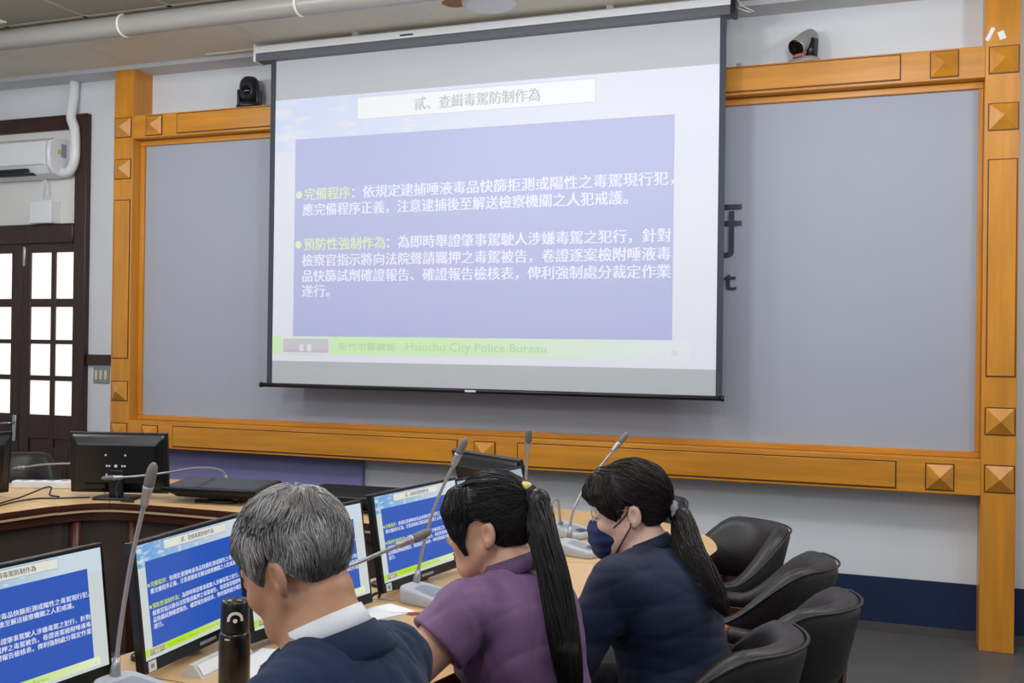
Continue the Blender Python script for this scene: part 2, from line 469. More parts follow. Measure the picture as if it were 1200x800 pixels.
# lilac panel under the frame
b = MB(); b.box(-4.98, -3.285, WY - .045, WY - .001, 0.0, 0.795, M['lilac'], 0.006)
tag(b.build('lilac_panel'), 'flat lilac fabric panel standing against the wall below the wooden frame', 'panel')

# ------------------------------------------------------------------ cameras on the beam
t = thing('dome_camera', 'black dome camera on the upper left beam', 'camera', (-4.15, 5.91, UT + .001), 0.2)
b = MB(); b.lathe([(.088, 0), (.09, .012), (.085, .03), (.07, .038)], M['cam_black']); b.build('base', t)
for s in (-1, 1):
    b = MB(); b.box(s * .068 - .01, s * .068 + .01, -.04, .04, .03, .13, M['cam_black'], 0.009); b.build('yoke_arm', t)
b = MB(); prof = [(.001, -.075), (.04, -.068), (.062, -.045), (.07, -.01), (.07, .04), (.062, .075), (.04, .10), (.001, .108)]
b.lathe(prof, M['cam_black'], (0, 0, .115)); b.build('head', t)
b = MB(); b.lathe([(.001, .072), (.03, .072), (.034, .06), (.034, .05)], M['lens'], (0, 0, .115), axis='y'); b.build('lens', t)

t = thing('conference_camera', 'silver tilting conference camera on the upper right beam', 'camera', (-.50, 5.92, UT + .001), -0.55)
b = MB(); b.loft([[(x * k, y * k, z) for x, y in rrect(.20, .13, .05)] for z, k in ((0, 1.0), (.01, 1.0), (.028, .86), (.032, .7))], M['cam_silver']); b.build('base', t)
b = MB(); b.box(-.035, .035, -.05, -.02, .028, .055, M['red'], 0.003); b.box(-.03, .03, -.056, -.05, .026, .034, M['black_mat']); b.build('badge', t)
b = MB()
b.loft([[(.035, -.03, .03), (.065, -.03, .03), (.065, .04, .03), (.035, .04, .03)], [(.04, .0, .14), (.062, .0, .14), (.062, .05, .14), (.04, .05, .14)]], M['black_pl']); b.build('bracket', t)
R_ = Matrix.Rotation(0.42, 4, 'X')
b = MB(); b.lathe([(.038, .085), (.048, .088), (.05, .08), (.052, -.03), (.047, -.075), (.03, -.10), (.001, -.105)], M['cam_silver'], (0, .005, .128), axis='y', mtx=Matrix.Rotation(0.58, 4, 'X')); b.build('barrel', t)
b = MB(); b.lathe([(.047, .081), (.047, .0895), (.03, .087), (.001, .085)], M['lens'], (0, .005, .128), axis='y', mtx=Matrix.Rotation(0.58, 4, 'X')); b.build('lens', t)
b = MB(); b.box(-.012, .012, -.03, .03, 0, .035, M['grey_in'], .004)
tag(b.build('cable_clip', loc=(-.855, 5.93, UT)), 'tiny grey clip on the beam right beside the screen', 'clip')

# ------------------------------------------------------------------ slide (projected and on the monitors)
def slide(mb, x0, y0, w, h, S, lift=0.0006, plane='xz', yy=0.0, sgn=-1):
    """writes a slide of size w x h; x0,y0 = lower left. plane xz: faces -y"""
    def rect(u0, v0, u1, v1, m, k):
        d = yy + sgn * lift * k
        xa, xb, za, zb = x0 + u0 * w, x0 + u1 * w, y0 + (1 - v1) * h, y0 + (1 - v0) * h
        f = mb.poly([(xa, d, za), (xb, d, za), (xb, d, zb), (xa, d, zb)], m)
        uv = mb.bm.loops.layers.uv.verify()
        for l, c in zip(f.loops, ((u0, 1 - v1), (u1, 1 - v1), (u1, 1 - v0), (u0, 1 - v0))): l[uv].uv = c
    rect(0, 0, 1, 1, S['bg'], 0)
    rect(0, 0, 1, .20, S['sky'], 1)
    rect(.209, .012, .754, .097, S['rim'], 2)
    rect(.211, .0155, .752, .0935, S['title'], 3)
    rect(.054, .155, .914, .905, S['blue'], 2)
    rect(0, .905, .95, .972, S['green'], 1)
    rect(.025, .908, .15, .985, S['bg'], 2)
    rect(.029, .914, .146, .966, S['logo'], 3)
    rect(.031, .955, .144, .966, S['logo2'], 4)
    rect(.072, .935, .082, .962, S['bg'], 5); rect(.092, .935, .102, .962, S['bg'], 5)
    rect(.045, .972, .13, .975, S['foot'], 3)
    def tx(s, u, v, u1, m, k=4, sc=1.0, bold=0.0):
        if m is S['txt'] or m is S['head'] or m is S['ttxt']: add_text(mb, s, x0 + (u + .0013) * w, y0 + (1 - v) * h, yy + sgn * lift * (k - .4), .0505 * h * sc, m, width=(u1 - u) * w, plane='xz')
        add_text(mb, s, x0 + u * w, y0 + (1 - v) * h, yy + sgn * lift * k, .0505 * h * sc, m, width=(u1 - u) * w, plane='xz', bold=bold)
    tx('貳、查緝毒駕防制作為', .348, .073, .634, S['ttxt'])
    ch = .0292
    def dot(v):
        n = 14; c = (x0 + .0655 * w, y0 + (1 - v) * h)
        mb.poly([(c[0] + .0085 * w * math.cos(2*PI*i/n), yy + sgn * lift * 4, c[1] + .0085 * w * math.sin(2*PI*i/n)) for i in range(n)], S['head'])
    dot(.368); dot(.557)
    tx('完備程序', .078, .385, .078 + 4*ch, S['head'])
    tx('：依規定逮捕唾液毒品快篩拒測或陽性之毒駕現行犯，', .078 + 4*ch, .385, .078 + 28.6*ch, S['txt'])
    tx('應完備程序正義，注意逮捕後至解送檢察機關之人犯戒護。', .074, .444, .074 + 25.6*ch, S['txt'])
    tx('預防性強制作為', .078, .575, .078 + 7*ch, S['head'])
    tx('：為即時舉證肇事駕駛人涉嫌毒駕之犯行，針對', .078 + 7*ch, .575, .909, S['txt'])
    tx('檢察官指示將向法院聲請羈押之毒駕被告，卷證逐案檢附唾液毒', .074, .636, .909, S['txt'])
    tx('品快篩試劑確證報告、確證報告檢核表，俾利強制處分裁定作業', .074, .695, .909, S['txt'])
    tx('遂行。', .074, .752, .074 + 2.5*ch, S['txt'])
    tx('新竹市警察局', .17, .953, .31, S['foot'], sc=.62, bold=0.0)
    tx('Hsinchu City Police Bureau', .335, .953, .655, S['foot'], sc=.85)
    tx('10', .912, .957, .925, S['foot'], sc=.5, bold=0)
def sky_mat(name, blue, white, base, strength, u0=0.0, u1=0.9):
    m = mat(name, base, .5); nt = m.node_tree; p = nt.nodes['Principled BSDF']
    uv = nt.nodes.new('ShaderNodeUVMap'); sep = nt.nodes.new('ShaderNodeSeparateXYZ')
    nt.links.new(uv.outputs[0], sep.inputs[0])
    mr = nt.nodes.new('ShaderNodeMapRange'); mr.inputs[1].default_value = u0; mr.inputs[2].default_value = u1
    nt.links.new(sep.outputs[0], mr.inputs[0])
    mp = nt.nodes.new('ShaderNodeMapping'); mp.inputs['Scale'].default_value = (5, 7, 1); nt.links.new(uv.outputs[0], mp.inputs[0])
    n = nt.nodes.new('ShaderNodeTexNoise'); n.inputs['Scale'].default_value = 2.6; n.inputs['Detail'].default_value = 5; nt.links.new(mp.outputs[0], n.inputs['Vector'])
    cr = nt.nodes.new('ShaderNodeMapRange'); cr.inputs[1].default_value = .48; cr.inputs[2].default_value = .62; nt.links.new(n.outputs['Fac'], cr.inputs[0])
    add = nt.nodes.new('ShaderNodeMath'); add.operation = 'MAXIMUM'; nt.links.new(mr.outputs[0], add.inputs[0]); nt.links.new(cr.outputs[0], add.inputs[1])
    mx = nt.nodes.new('ShaderNodeMix'); mx.data_type = 'RGBA'; nt.links.new(add.outputs[0], mx.inputs['Factor'])
    mx.inputs['A'].default_value = blue; mx.inputs['B'].default_value = white
    nt.links.new(mx.outputs['Result'], p.inputs['Emission Color']); p.inputs['Emission Strength'].default_value = strength
    return m
def fade_mat(name, a, bcol, base, strength, u0, u1):
    m = mat(name, base, .5); nt = m.node_tree; p = nt.nodes['Principled BSDF']
    uv = nt.nodes.new('ShaderNodeUVMap'); sep = nt.nodes.new('ShaderNodeSeparateXYZ'); nt.links.new(uv.outputs[0], sep.inputs[0])
    mr = nt.nodes.new('ShaderNodeMapRange'); mr.inputs[1].default_value = u0; mr.inputs[2].default_value = u1; nt.links.new(sep.outputs[0], mr.inputs[0])
    mx = nt.nodes.new('ShaderNodeMix'); mx.data_type = 'RGBA'; nt.links.new(mr.outputs[0], mx.inputs['Factor'])
    mx.inputs['A'].default_value = a; mx.inputs['B'].default_value = bcol
    nt.links.new(mx.outputs['Result'], p.inputs['Emission Color']); p.inputs['Emission Strength'].default_value = strength
    return m
fw = srgb(190, 193, 199)
def pe(name, r, g, bl): return mat('projected_' + name, fw, .85, emit=(r, g, bl, 1), estr=1.0)
SP = dict(bg=pe('white', .23, .23, .27), title=pe('title_white', .34, .34, .33), rim=pe('rim', .16, .16, .24), blue=pe('blue', .0, .003, .19),
          txt=pe('text_white', .30, .31, .38), head=pe('text_yellow', .25, .29, .02), foot=pe('footer_grey', .06, .15, .0), ttxt=pe('title_grey', .03, .035, .02),
          logo=pe('logo_beige', .10, .08, .08), logo2=pe('logo_grey', .04, .04, .05),
          sky=sky_mat('projected_sky', (.13, .18, .31, 1), (.235, .235, .28, 1), fw, 1.0, .0, .75),
          green=fade_mat('projected_green', (.13, .30, .0, 1), (.24, .25, .28, 1), fw, 1.0, .45, .95))
for m_ in SP.values():
    m_.node_tree.nodes['Principled BSDF'].inputs['Specular IOR Level'].default_value = 0.1
k_ = (.004, .004, .005, 1)
SM = dict(bg=emis('screen_white', srgb(206, 214, 214), .80), title=emis('screen_title', srgb(222, 222, 214), .85), rim=emis('screen_rim', srgb(150, 150, 160), .7),
          blue=emis('screen_blue', srgb(38, 84, 180), .85), txt=emis('screen_text', srgb(226, 232, 244), .85), head=emis('screen_yellow', srgb(200, 224, 40), .85),
          foot=emis('screen_foot', srgb(150, 180, 60), .8), ttxt=emis('screen_dark_text', srgb(70, 66, 56), .8), logo=emis('screen_logo', srgb(186, 170, 120), .8), logo2=emis('screen_logo_grey', srgb(130, 120, 110), .8),
          sky=sky_mat('screen_sky', srgb(96, 160, 222), srgb(205, 220, 230), k_, .8, .0, .8), green=fade_mat('screen_green', srgb(176, 222, 30), srgb(226, 232, 200), k_, .85, .35, .95))
SOFF = emis('screen_pale', srgb(172, 180, 192), .75)

# ------------------------------------------------------------------ projection screen
SY = 5.68
t = thing('projection_screen', 'pull-down projection screen hanging from the ceiling with a purple slide on it', 'projection screen', (0, 0, 0))
b = MB()
hp = [(SY + .05, 3.478), (SY - .03, 3.478), (SY - .05, 3.465), (SY - .05, 3.423), (SY + .05, 3.423)]
b.loft([[(x, y, z) for y, z in hp] for x in (-3.915, -.862)], M['hous_w'], smooth=False)
b.box(-3.915, -.862, SY - .046, SY + .05, 3.372, 3.423, M['hous_d'], 0.004)
hs = b.build('housing', t)
for x0, x1, m in ((-3.928, -3.913, M['hous_w']), (-.862, -.835, M['black_pl'])):
    b = MB(); b.box(x0, x1, SY - .055, SY + .055, 3.368, 3.482, m, 0.003); b.build('end_cap', hs)
b = MB(); b.box(-2.87, -2.78, SY - .0512, SY - .05, 3.436, 3.446, M['navy']); b.build('maker_plate', hs)
for x in (-3.2, -1.55):
    b = MB(); b.box(x - .02, x + .02, SY - .02, SY + .02, 3.475, 3.501, M['grey_pl']); b.build('hanger', hs)
b = MB(); b.box(-3.822, -.905, SY + .001, SY + .003, 1.284, 3.38, M['fabric_w']); fab = b.build('screen_fabric', t)
for x0, x1 in ((-3.826, -3.788), (-.925, -.890)):
    b = MB(); b.box(x0, x1, SY - .001, SY + .0045, 1.284, 3.375, M['border']); b.build('side_border', fab)
b = MB(); slide(b, -3.788, 1.43, 2.863, 1.687, SP, lift=.0006, yy=SY + .0004); sl = b.build('projected_slide', fab, recalc=False)
b = MB(); b.tube([(-3.865, SY, 1.272), (-.89, SY, 1.272)], 0.014, M['black_pl'], 12)
for x in (-3.868, -.887): b.lathe([(.017, -.008), (.017, .008)], M['black_pl'], (x, SY, 1.272), axis='x', n=14)
bar = b.build('bottom_bar', t)
b = MB(); b.box(-2.42, -2.35, SY - .016, SY - .013, 1.266, 1.278, M['white_pl']); b.build('maker_plate', bar)
b = MB(); b.tube(bez([(-.84, SY, 3.42), (-.80, SY, 3.40), (-.76, SY + .02, 3.39)]), .003, M['cable_w'], 6); b.tube(bez([(-.84, SY, 3.47), (-.81, SY, 3.43), (-.74, SY, 3.385)]), .003, M['cable_w'], 6); b.build('cord', t)

# ------------------------------------------------------------------ conference table (horseshoe)
def arc(cx, cy, r, a0, a1, n):
    return [(cx + r * math.cos(math.radians(a0 + (a1 - a0) * i / n)), cy + r * math.sin(math.radians(a0 + (a1 - a0) * i / n))) for i in range(n + 1)]
TZ = 0.75
# outer line: right leg near end -> far right corner -> far side -> far left corner -> left leg near end
outer_raw = [(-1.25, .95), (-.97, 2.45), (-.735, 3.62), (-.66, 3.98), (-.67, 4.18), (-.77, 4.42), (-.98, 4.63), (-1.28, 4.76), (-1.62, 4.82), (-2.2, 4.87), (-2.7, 4.91), (-3.3, 4.93), (-3.9, 4.86), (-4.3, 4.70), (-4.55, 4.43), (-4.68, 4.05), (-4.76, 3.6), (-4.95, 2.5), (-5.15, 1.3)]
inner_raw = [(-1.98, .95), (-1.78, 2.45), (-1.585, 3.45), (-1.535, 3.66), (-1.55, 3.82), (-1.60, 3.92), (-1.70, 3.99), (-1.84, 4.03), (-1.98, 4.04), (-2.3, 4.045), (-2.7, 4.05), (-3.2, 4.055), (-3.45, 4.045), (-3.60, 4.02), (-3.69, 3.96), (-3.745, 3.86), (-3.80, 3.70), (-4.02, 2.6), (-4.28, 1.3)]
def dense(raw, n=6): return [(p.x, p.y) for p in bez([(x, y, 0) for x, y in raw], n)]
OUT, INN = dense(outer_raw), dense(inner_raw)
t = thing('conference_table', 'long horseshoe conference table with pale wood top and dark inner panels', 'table', (0, 0, 0))
def strip(mb, a, bb, i0, i1, z0, z1, m, mtop=None):
    pts = [a[i] for i in range(i0, i1 + 1)] + [bb[i] for i in range(i1, i0 - 1, -1)]
    mb.prism(pts, z0, z1, m, mtop)
def inset(line, d):
    out = []
    for i, p in enumerate(line):
        q0, q1 = line[max(i - 1, 0)], line[min(i + 1, len(line) - 1)]
        tx_, ty_ = q1[0] - q0[0], q1[1] - q0[1]; L = math.hypot(tx_, ty_)
        out.append((p[0] - ty_ / L * d, p[1] + tx_ / L * d))
    return out
cuts = [0, 4, 8, 13, 30, 52, 66, 78, 90, 100, 108]
for a0, a1 in zip(cuts[:-1], cuts[1:]):
    b = MB()
    def shave(L, i, o):
        p = Vector((*L[i], 0)); q = Vector((*L[i + o], 0)); d = (q - p).normalized(); r_ = p + d * .0018; return (r_.x, r_.y)
    A = list(OUT); B = list(INN)
    A[a0] = shave(OUT, a0, 1); B[a0] = shave(INN, a0, 1); A[a1] = shave(OUT, a1, -1); B[a1] = shave(INN, a1, -1)
    strip(b, A, B, a0, a1, TZ - .022, TZ, M['table_edge'], M['table_top'])
    b.build('tabletop', t)
o2, i2 = inset(OUT, .006), inset(INN, -.006)
b = MB(); strip(b, o2, i2, 0, 108, TZ - .034, TZ - .022, M['table_edge']); b.build('top_core', t)
ia, ib = inset(INN, .002), inset(INN, -.018)
b = MB(); strip(b, ib, ia, 0, 108, TZ - .043, TZ - .034, M['table_band']); b.build('edge_band', t)
oa, ob = inset(OUT, -.001), inset(OUT, .03)
b = MB(); strip(b, ob, ib, 0, 108, TZ - .085, TZ - .043, M['table_edge']); b.build('apron', t)
ic, id_ = inset(INN, -.06), inset(INN, -.085)
b = MB(); strip(b, id_, ic, 0, 108, 0.0, TZ - .085, M['table_panel']); mp_ = b.build('modesty_panel', t)
for i in (8, 22, 34, 47, 60, 66, 74, 86, 98):
    x, y = inset(INN, -.05)[i]
    b = MB(); b.lathe([(.028, 0), (.028, TZ - .085)], M['table_edge'], (x, y, 0), n=12); b.build('post', t)
oc, od = inset(OUT, .50), inset(OUT, .525)
b = MB(); strip(b, oc, od, 3, 105, 0.0, TZ - .085, M['table_panel']); b.build('outer_panel', t)

# ------------------------------------------------------------------ armchairs
def make_chair(loc, rz, label, group='dark leather armchairs'):
    t = thing('armchair', label, 'chair', loc, rz, group)
    # local: +y front
    S = []
    for a in np.linspace(-90, 90, 25): S.append((math.sin(math.radians(a)) * .196, -math.cos(math.radians(a)) * .24 + .0, a))
    fr = [(y, None) for y in np.linspace(.03, .135, 6)]
    path = [(-.196 - .001 * i, y, -90 - 15 * (i + 1)) for i, (y, _) in reversed(list(enumerate(fr)))] + S + [(.196 + .001 * i, y, 90 + 15 * (i + 1)) for i, (y, _) in enumerate(fr)]
    rings = []; pipe = []
    for x, y, a in path:
        aa = min(abs(a), 150)
        f = 1 - max(0, min(1, (aa - 38) / 62)); f = f * f * (3 - 2 * f)
        zt = .640 + (.83 - .640) * f; zb = .590 - .010 * f
        th = .03 + .012 * f
        ang = math.radians(max(-90, min(90, a)))
        nx, ny = math.sin(ang), -math.cos(ang)
        if abs(a) > 90: nx, ny = math.copysign(1, a), 0
        lean = .04 * f
        ring = []
        for k in range(12):
            q = 2 * PI * k / 12
            cu, cv = math.cos(q), math.sin(q)
            u = math.copysign(abs(cu) ** .6, cu) * th; v = math.copysign(abs(cv) ** .55, cv)
            z = (zt + zb) / 2 + v * (zt - zb) / 2
            k2 = (z - zb) / max(.01, (zt - zb))
            bulge = .012 * math.sin(PI * k2) * (1 if cu < 0 else .4) * f
            off = u + lean * k2 - (bulge if cu < 0 else -bulge) + (.012 * f if k2 > .8 else 0)
            ring.append((x + nx * off, y + ny * off, z))
        rings.append(ring)
        pipe.append((x + nx * (th * .9 + lean + .012 * f), y + ny * (th * .9 + lean + .012 * f), zt - .012))
    b = MB(); b.loft(rings, M['leather']); br = b.build('backrest', t)
    b = MB(); b.tube(pipe, .0045, M['leather'], 6); b.build('piping', br)
    b = MB()
    pr = rrect(.335, .44, .09, 6)
    b.loft([[(x * k, y * k + .02, z) for x, y in pr] for z, k in ((.375, .93), (.385, .98), (.42, 1.0), (.442, .97), (.454, .88), (.459, .6))], M['leather']); b.build('seat', t)
    b = MB(); b.loft([[(x, y + .02, z) for x, y in rrect(.325, .42, .05, 4)] for z in (.32, .378)], M['chair_wood'], smooth=False); b.build('seat_frame', t)
    for s in (-1, 1):
        b = MB(); b.loft([[(s * .197 + dx * w, .11 + dy * w + k, z) for dx, dy in ((-1, -1), (1, -1), (1, 1), (-1, 1))] for z, w, k in ((0, .016, .03), (.35, .022, .0), (.585, .020, -.005))], M['chair_wood'], smooth=False)
        b.box(min(s * .13, s * .196), max(s * .13, s * .196), .09, .13, .325, .37, M['chair_wood']); b.build('leg', t)
        b = MB(); b.loft([[(s * .20 + dx * w, k + dy * w, z) for dx, dy in ((-1, -1), (1, -1), (1, 1), (-1, 1))] for z, w, k in ((0, .016, -.33), (.35, .024, -.20), (.62, .020, -.225))], M['chair_wood'], smooth=False); b.build('leg', t)
        b = MB(); b.box(s * .197 - .024, s * .197 + .024, .0, .145, .568, .594, M['chair_wood'], 0.005)
        b.lathe([(.001, -.03), (.024, -.03), (.028, -.02), (.028, .02), (.024, .03), (.001, .03)], M['chair_tip'], (s * .200, .152, .612), axis='x', n=16)
        b.build('arm_rail', t)
    return t
def face(deg): return math.radians(deg)      # rotation so that +y local points that way
chairs = [
    ((-.695, 4.20), 132, 'dark leather armchair at the rounded far end of the table, showing its inner back'),
    ((-.50, 3.67), 88, 'second farthest dark leather armchair on the right side of the table'),
    ((-.41, 3.165), 78, 'rightmost dark leather armchair, empty, its outer back toward the room'),
    ((-.525, 2.68), 82, 'dark leather armchair the masked woman in navy sits on'),
    ((-1.18, 4.73), 165, 'armchair at the far corner, a sliver of it beside the masked woman'),
    ((-5.0, 4.80), -130, 'dark armchair behind the far left table corner in front of the door'),
    ((-.74, 1.535), 86, 'armchair under the grey haired man, below the picture edge'),
    ((-.73, 2.225), 85, 'armchair under the woman in the mauve shirt, below the picture edge'),
]
for (x, y), d, lb in chairs:
    c_ = make_chair((x, y, 0), face(d), lb)
c_.scale = (1, 1, .92)

# ------------------------------------------------------------------ monitors
MW, MH = 0.505, 0.308
def make_monitor(loc, rz, tilt, label, content, name='monitor', drop=0.04, group='black desk monitors', sticker=False, back=False):
    by = .03 if back else .10
    """local: screen faces -y, foot at z=0"""
    t = thing(name, label, 'monitor', loc, rz, group)
    piv = Matrix.Translation((0, 0, drop)) @ Matrix.Rotation(-tilt, 4, 'X')
    def tr(mb):
        for v in mb.bm.verts: v.co = piv @ v.co
    b = MB(); b.box(-MW/2, MW/2, -.012, .012, 0, MH, M['black_pl'], .003)
    bk = [(x, z) for x, z in rrect(MW - .02, MH - .02, .012, 3)]
    b.loft([[(x * k, y, MH/2 + z * k2) for x, z in bk] for y, k, k2 in ((.012, 1, 1), (.022, .98, .93), (.038, .86, .72), (.044, .82, .66))], M['black_pl'], smooth=False)
    tr(b); hs = b.build('housing', t)
    b = MB()
    if content == 'slide': slide(b, -MW/2 + .010, .030, MW - .02, MH - .040, SM, lift=.0003, yy=-.0125)
    else:
        b.box(-MW/2 + .010, MW/2 - .010, -.0135, -.0125, .030, MH - .010, SOFF if content == 'pale' else M['black_gl'])
    tr(b); b.build('screen', t, recalc=(content != 'slide'))
    b = MB(); b.box(-.035, .035, -.0126, -.0120, .010, .018, M['grey_in']); tr(b); b.build('bezel_mark', hs)
    if sticker:
        b = MB(); b.box(-MW/2 + .016, -MW/2 + .044, -.0132, -.0120, .003, .027, M['paper']); b.box(-MW/2 + .024, -MW/2 + .036, -.0136, -.013, .010, .020, M['grey_in']); tr(b); b.build('sticker', hs)
    if back:
        for x, z in ((-.05, .20), (.05, .20), (.05, .10), (-.046, .145), (-.033, .145), (0, .145), (.033, .145), (.046, .145)):
            b = MB(); b.lathe([(.005 if x else .008, 0), (.005 if x else .008, -.003)], M['white_pl'], (x, .0445, z), axis='y', n=10)
            tr(b); b.build('screw_head', hs)
        b = MB(); b.box(-.19, -.13, .040, .0445, .035, .06, M['black_gl']); b.box(.06, .17, .040, .0445, .03, .05, M['black_mat']); tr(b); b.build('port_bay', hs)
    b = MB(); b.box(-.035, .035, .046 if not back else .034, by + .03, .012, .12 + drop, M['black_pl'], .006); b.build('stand_neck', t)
    b = MB(); b.loft([[(x * k, y * k + by, z) for x, y in rrect(.22, .11 if not back else .15, .03, 4)] for z, k in ((0, 1), (.010, 1), (.014, .94))], M['black_pl']); b.build('stand_base', t)
    return t
def along(p0, p1):      # screen of which the left end is p0 and the right end is p1 as its viewer sees it
    p0, p1 = Vector(p0), Vector(p1); d = p1 - p0
    return (p0 + p1) / 2, math.atan2(d.y, d.x)
row = [((-1.739, 1.403), (-1.697, 1.897), .13, 'slide', 'leftmost lit monitor, cut by the left edge of the picture', .022, False),
       ((-1.631, 1.929), (-1.655, 2.43), .13, 'slide', 'lit monitor behind the black bottle, left of the grey haired man', .022, True),
       ((-1.55, 2.244), (-1.471, 2.738), .16, 'slide', 'lit monitor mostly hidden behind the head of the grey haired man', .022, False),
       ((-1.484, 2.838), (-1.419, 3.332), .17, 'slide', 'lit monitor facing the woman in the mauve shirt', .024, True),
       ((-1.42, 3.40), (-1.345, 3.90), .28, 'pale', 'monitor with a pale screen corner showing behind the head of the woman in mauve', .012, False)]
for p0, p1, tl, ct, lb, dr, st in row:
    c, a = along(p0, p1)
    make_monitor((c.x, c.y, TZ), a, tl, lb, ct, drop=dr, sticker=st)
# those across the horseshoe show their backs
c, a = along((-3.44, 4.235), (-3.915, 4.085))
make_monitor((c.x, c.y + .02, TZ), a, .10, 'upright black monitor seen from behind on the far table, by the door', 'off', drop=.028, back=True)
c, a = along((-4.19, 3.95), (-4.32, 3.47))
make_monitor((c.x, c.y, TZ), a, .10, 'monitor at the left picture edge, only a dark sliver of it showing', 'off', drop=.028, back=True)
c, a = along((-1.41, 4.08), (-1.835, 4.35))
make_monitor((c.x, c.y, TZ), a, .28, 'black monitor seen from behind, turned at the far right bend behind the woman in purple', 'off', drop=.028, back=True)

def flat_monitor(loc, rz, label):
    t = thing('monitor', label, 'monitor', loc, rz, 'black desk monitors')
    R = Matrix.Translation((0, 0, .075)) @ Matrix.Rotation(math.radians(3), 4, 'X')
    b = MB(); b.box(-MW/2, MW/2, -.15, .15, -.012, .012, M['black_pl'], .003)
    b.loft([[(x * k, y * k, z) for x, y in rrect(MW - .03, .27, .012, 3)] for z, k in ((-.012, 1), (-.03, .85), (-.04, .8))], M['black_pl'], smooth=False)
    for v in b.bm.verts: v.co = R @ v.co
    hs = b.build('housing', t)
    b = MB(); b.box(-MW/2 + .012, MW/2 - .012, -.13, .138, .0122, .013, M['black_gl'])
    for v in b.bm.verts: v.co = R @ v.co
    b.build('screen', t)
    b = MB(); b.box(-.05, .05, -.05, .03, .01, .045, M['black_pl'], .005); b.build('stand_neck', t)
    b = MB(); b.loft([[(x * k, y * k, z) for x, y in rrect(.23, .17, .03, 4)] for z, k in ((0, 1), (.010, 1), (.014, .94))], M['black_pl']); b.build('stand_base', t)
    return t
flat_monitor((-3.16, 4.31, TZ), math.radians(9), 'black monitor folded flat on the far table right of the upright one')
flat_monitor((-2.42, 4.36, TZ), math.radians(4), 'black monitor folded flat on the far table behind the head of the grey haired man')

# ------------------------------------------------------------------ gooseneck microphones
def make_mic(loc, rz, neck_pts, label, rad=.0052, head=.10):
    """loc = centre of the base on the table, +y local = away from the speaker (back); neck points in world"""
    t = thing('gooseneck_microphone', label, 'microphone', loc, rz, 'gooseneck microphones')
    b = MB()
    pl = [(x * (1.0 + .16 * (-y / .09)), y) for x, y in rrect(.124, .17, .030, 6)]
    def top(y): return .028 + .024 * (y + .085) / .17
    b.loft([[(x * k, y * k, zz if zz is not None else top(y) - dz) for x, y in pl] for zz, dz, k in ((0, 0, .95), (.006, 0, 1), (None, .010, 1.0), (None, .003, .965), (None, 0, .90))], M['grey_pl'])
    bs = b.build('base', t)
    b = MB()
    b.poly([(x * .62, y * .66 - .012, top(y * .66 - .012) + .0006) for x, y in pl], M['grey_in']); b.build('control_panel', bs)
    b = MB(); b.poly([(x * .40, y * .22 - .055, top(y * .22 - .055) + .0012) for x, y in pl], M['dark_in']); b.build('speaker_grille', bs)
    b = MB(); b.lathe([(.006, 0), (.006, -.002)], M['black_mat'], (.02, -.0855, .016), axis='y', n=10); b.build('jack', bs)
    inv = (Matrix.Translation(loc) @ Matrix.Rotation(rz, 4, 'Z')).inverted()
    P = [inv @ Vector(p) for p in neck_pts]
    pts = bez(P, 10)
    b = MB(); b.tube(pts[:-1], rad, M['neck'], 10)
    b.tube([pts[0], pts[0] + (pts[2] - pts[0]).normalized() * .05], [.014, .0075], M['neck'], 12); b.build('gooseneck', t)
    d = (pts[-1] - pts[-4]).normalized(); e = pts[-1]
    hr = [(-.0, .007), (.012, .010), (.03, .0105), (.042, .0115), (.05, .0125)]
    b = MB(); b.tube([e - d * (head - h) for h, _ in hr], [r_ for _, r_ in hr], M['neck'], 12)
    b.tube([e - d * (head - h) for h in (.05, .056, .085, .098, .105)], [.0112, .0122, .0122, .0095, .004], M['foam'], 12); b.build('mic_head', t)
    return t
mics = [
    ((-1.565, 1.83, TZ), 84, [(-1.63, 1.842, .79), (-1.62, 1.85, .92), (-1.595, 1.857, 1.08), (-1.54, 1.853, 1.274)], 'upright gooseneck microphone in front of the leftmost monitor'),
    ((-1.345, 2.885, TZ), 82, [(-1.41, 2.925, .79), (-1.385, 2.93, .92), (-1.342, 2.932, 1.06), (-1.245, 2.925, 1.256)], 'gooseneck microphone in front of the monitor facing the woman in the mauve shirt'),
    ((-1.385, 2.375, TZ), 84, [(-1.44, 2.38, .79), (-1.43, 2.36, .90), (-1.36, 2.29, .965), (-1.28, 2.285, .990), (-1.14, 2.445, 1.058)], 'gooseneck microphone bent low, its head ending over the blue screen'),
    ((-1.17, 3.42, TZ), 82, [(-1.23, 3.45, .79), (-1.22, 3.43, .90), (-1.19, 3.33, 1.06), (-1.12, 3.16, 1.272)], 'gooseneck microphone rising behind the head of the woman in the mauve shirt'),
    ((-1.13, 3.78, TZ), 82, [(-1.195, 3.86, .79), (-1.185, 3.88, .90), (-1.13, 3.93, 1.02), (-1.0, 4.0, 1.205)], 'gooseneck microphone in front of the masked woman, stem rising behind her face'),
    ((-1.27, 4.13, TZ), 66, [(-1.325, 4.16, .79), (-1.29, 4.03, .86), (-1.28, 3.98, .915), (-1.27, 3.9, .935), (-1.22, 3.7, .95), (-1.19, 3.52, .955)], 'microphone with its neck bent flat, beside the ponytail of the woman in mauve'),
    ((-3.90, 4.42, TZ), -40, [(-3.88, 4.46, .79), (-3.90, 4.42, .87), (-4.05, 4.36, .885), (-4.35, 4.36, .865), (-4.62, 4.40, .82)], 'microphone lying low to the left on the far left table corner'),
    ((-3.38, 4.60, TZ), 0, [(-3.38, 4.66, .79), (-3.375, 4.60, .86), (-3.372, 4.40, .895), (-3.395, 4.20, .893), (-3.49, 4.075, .882), (-3.63, 4.0, .872)], 'microphone with a white neck arching left over the flat monitor'),
]
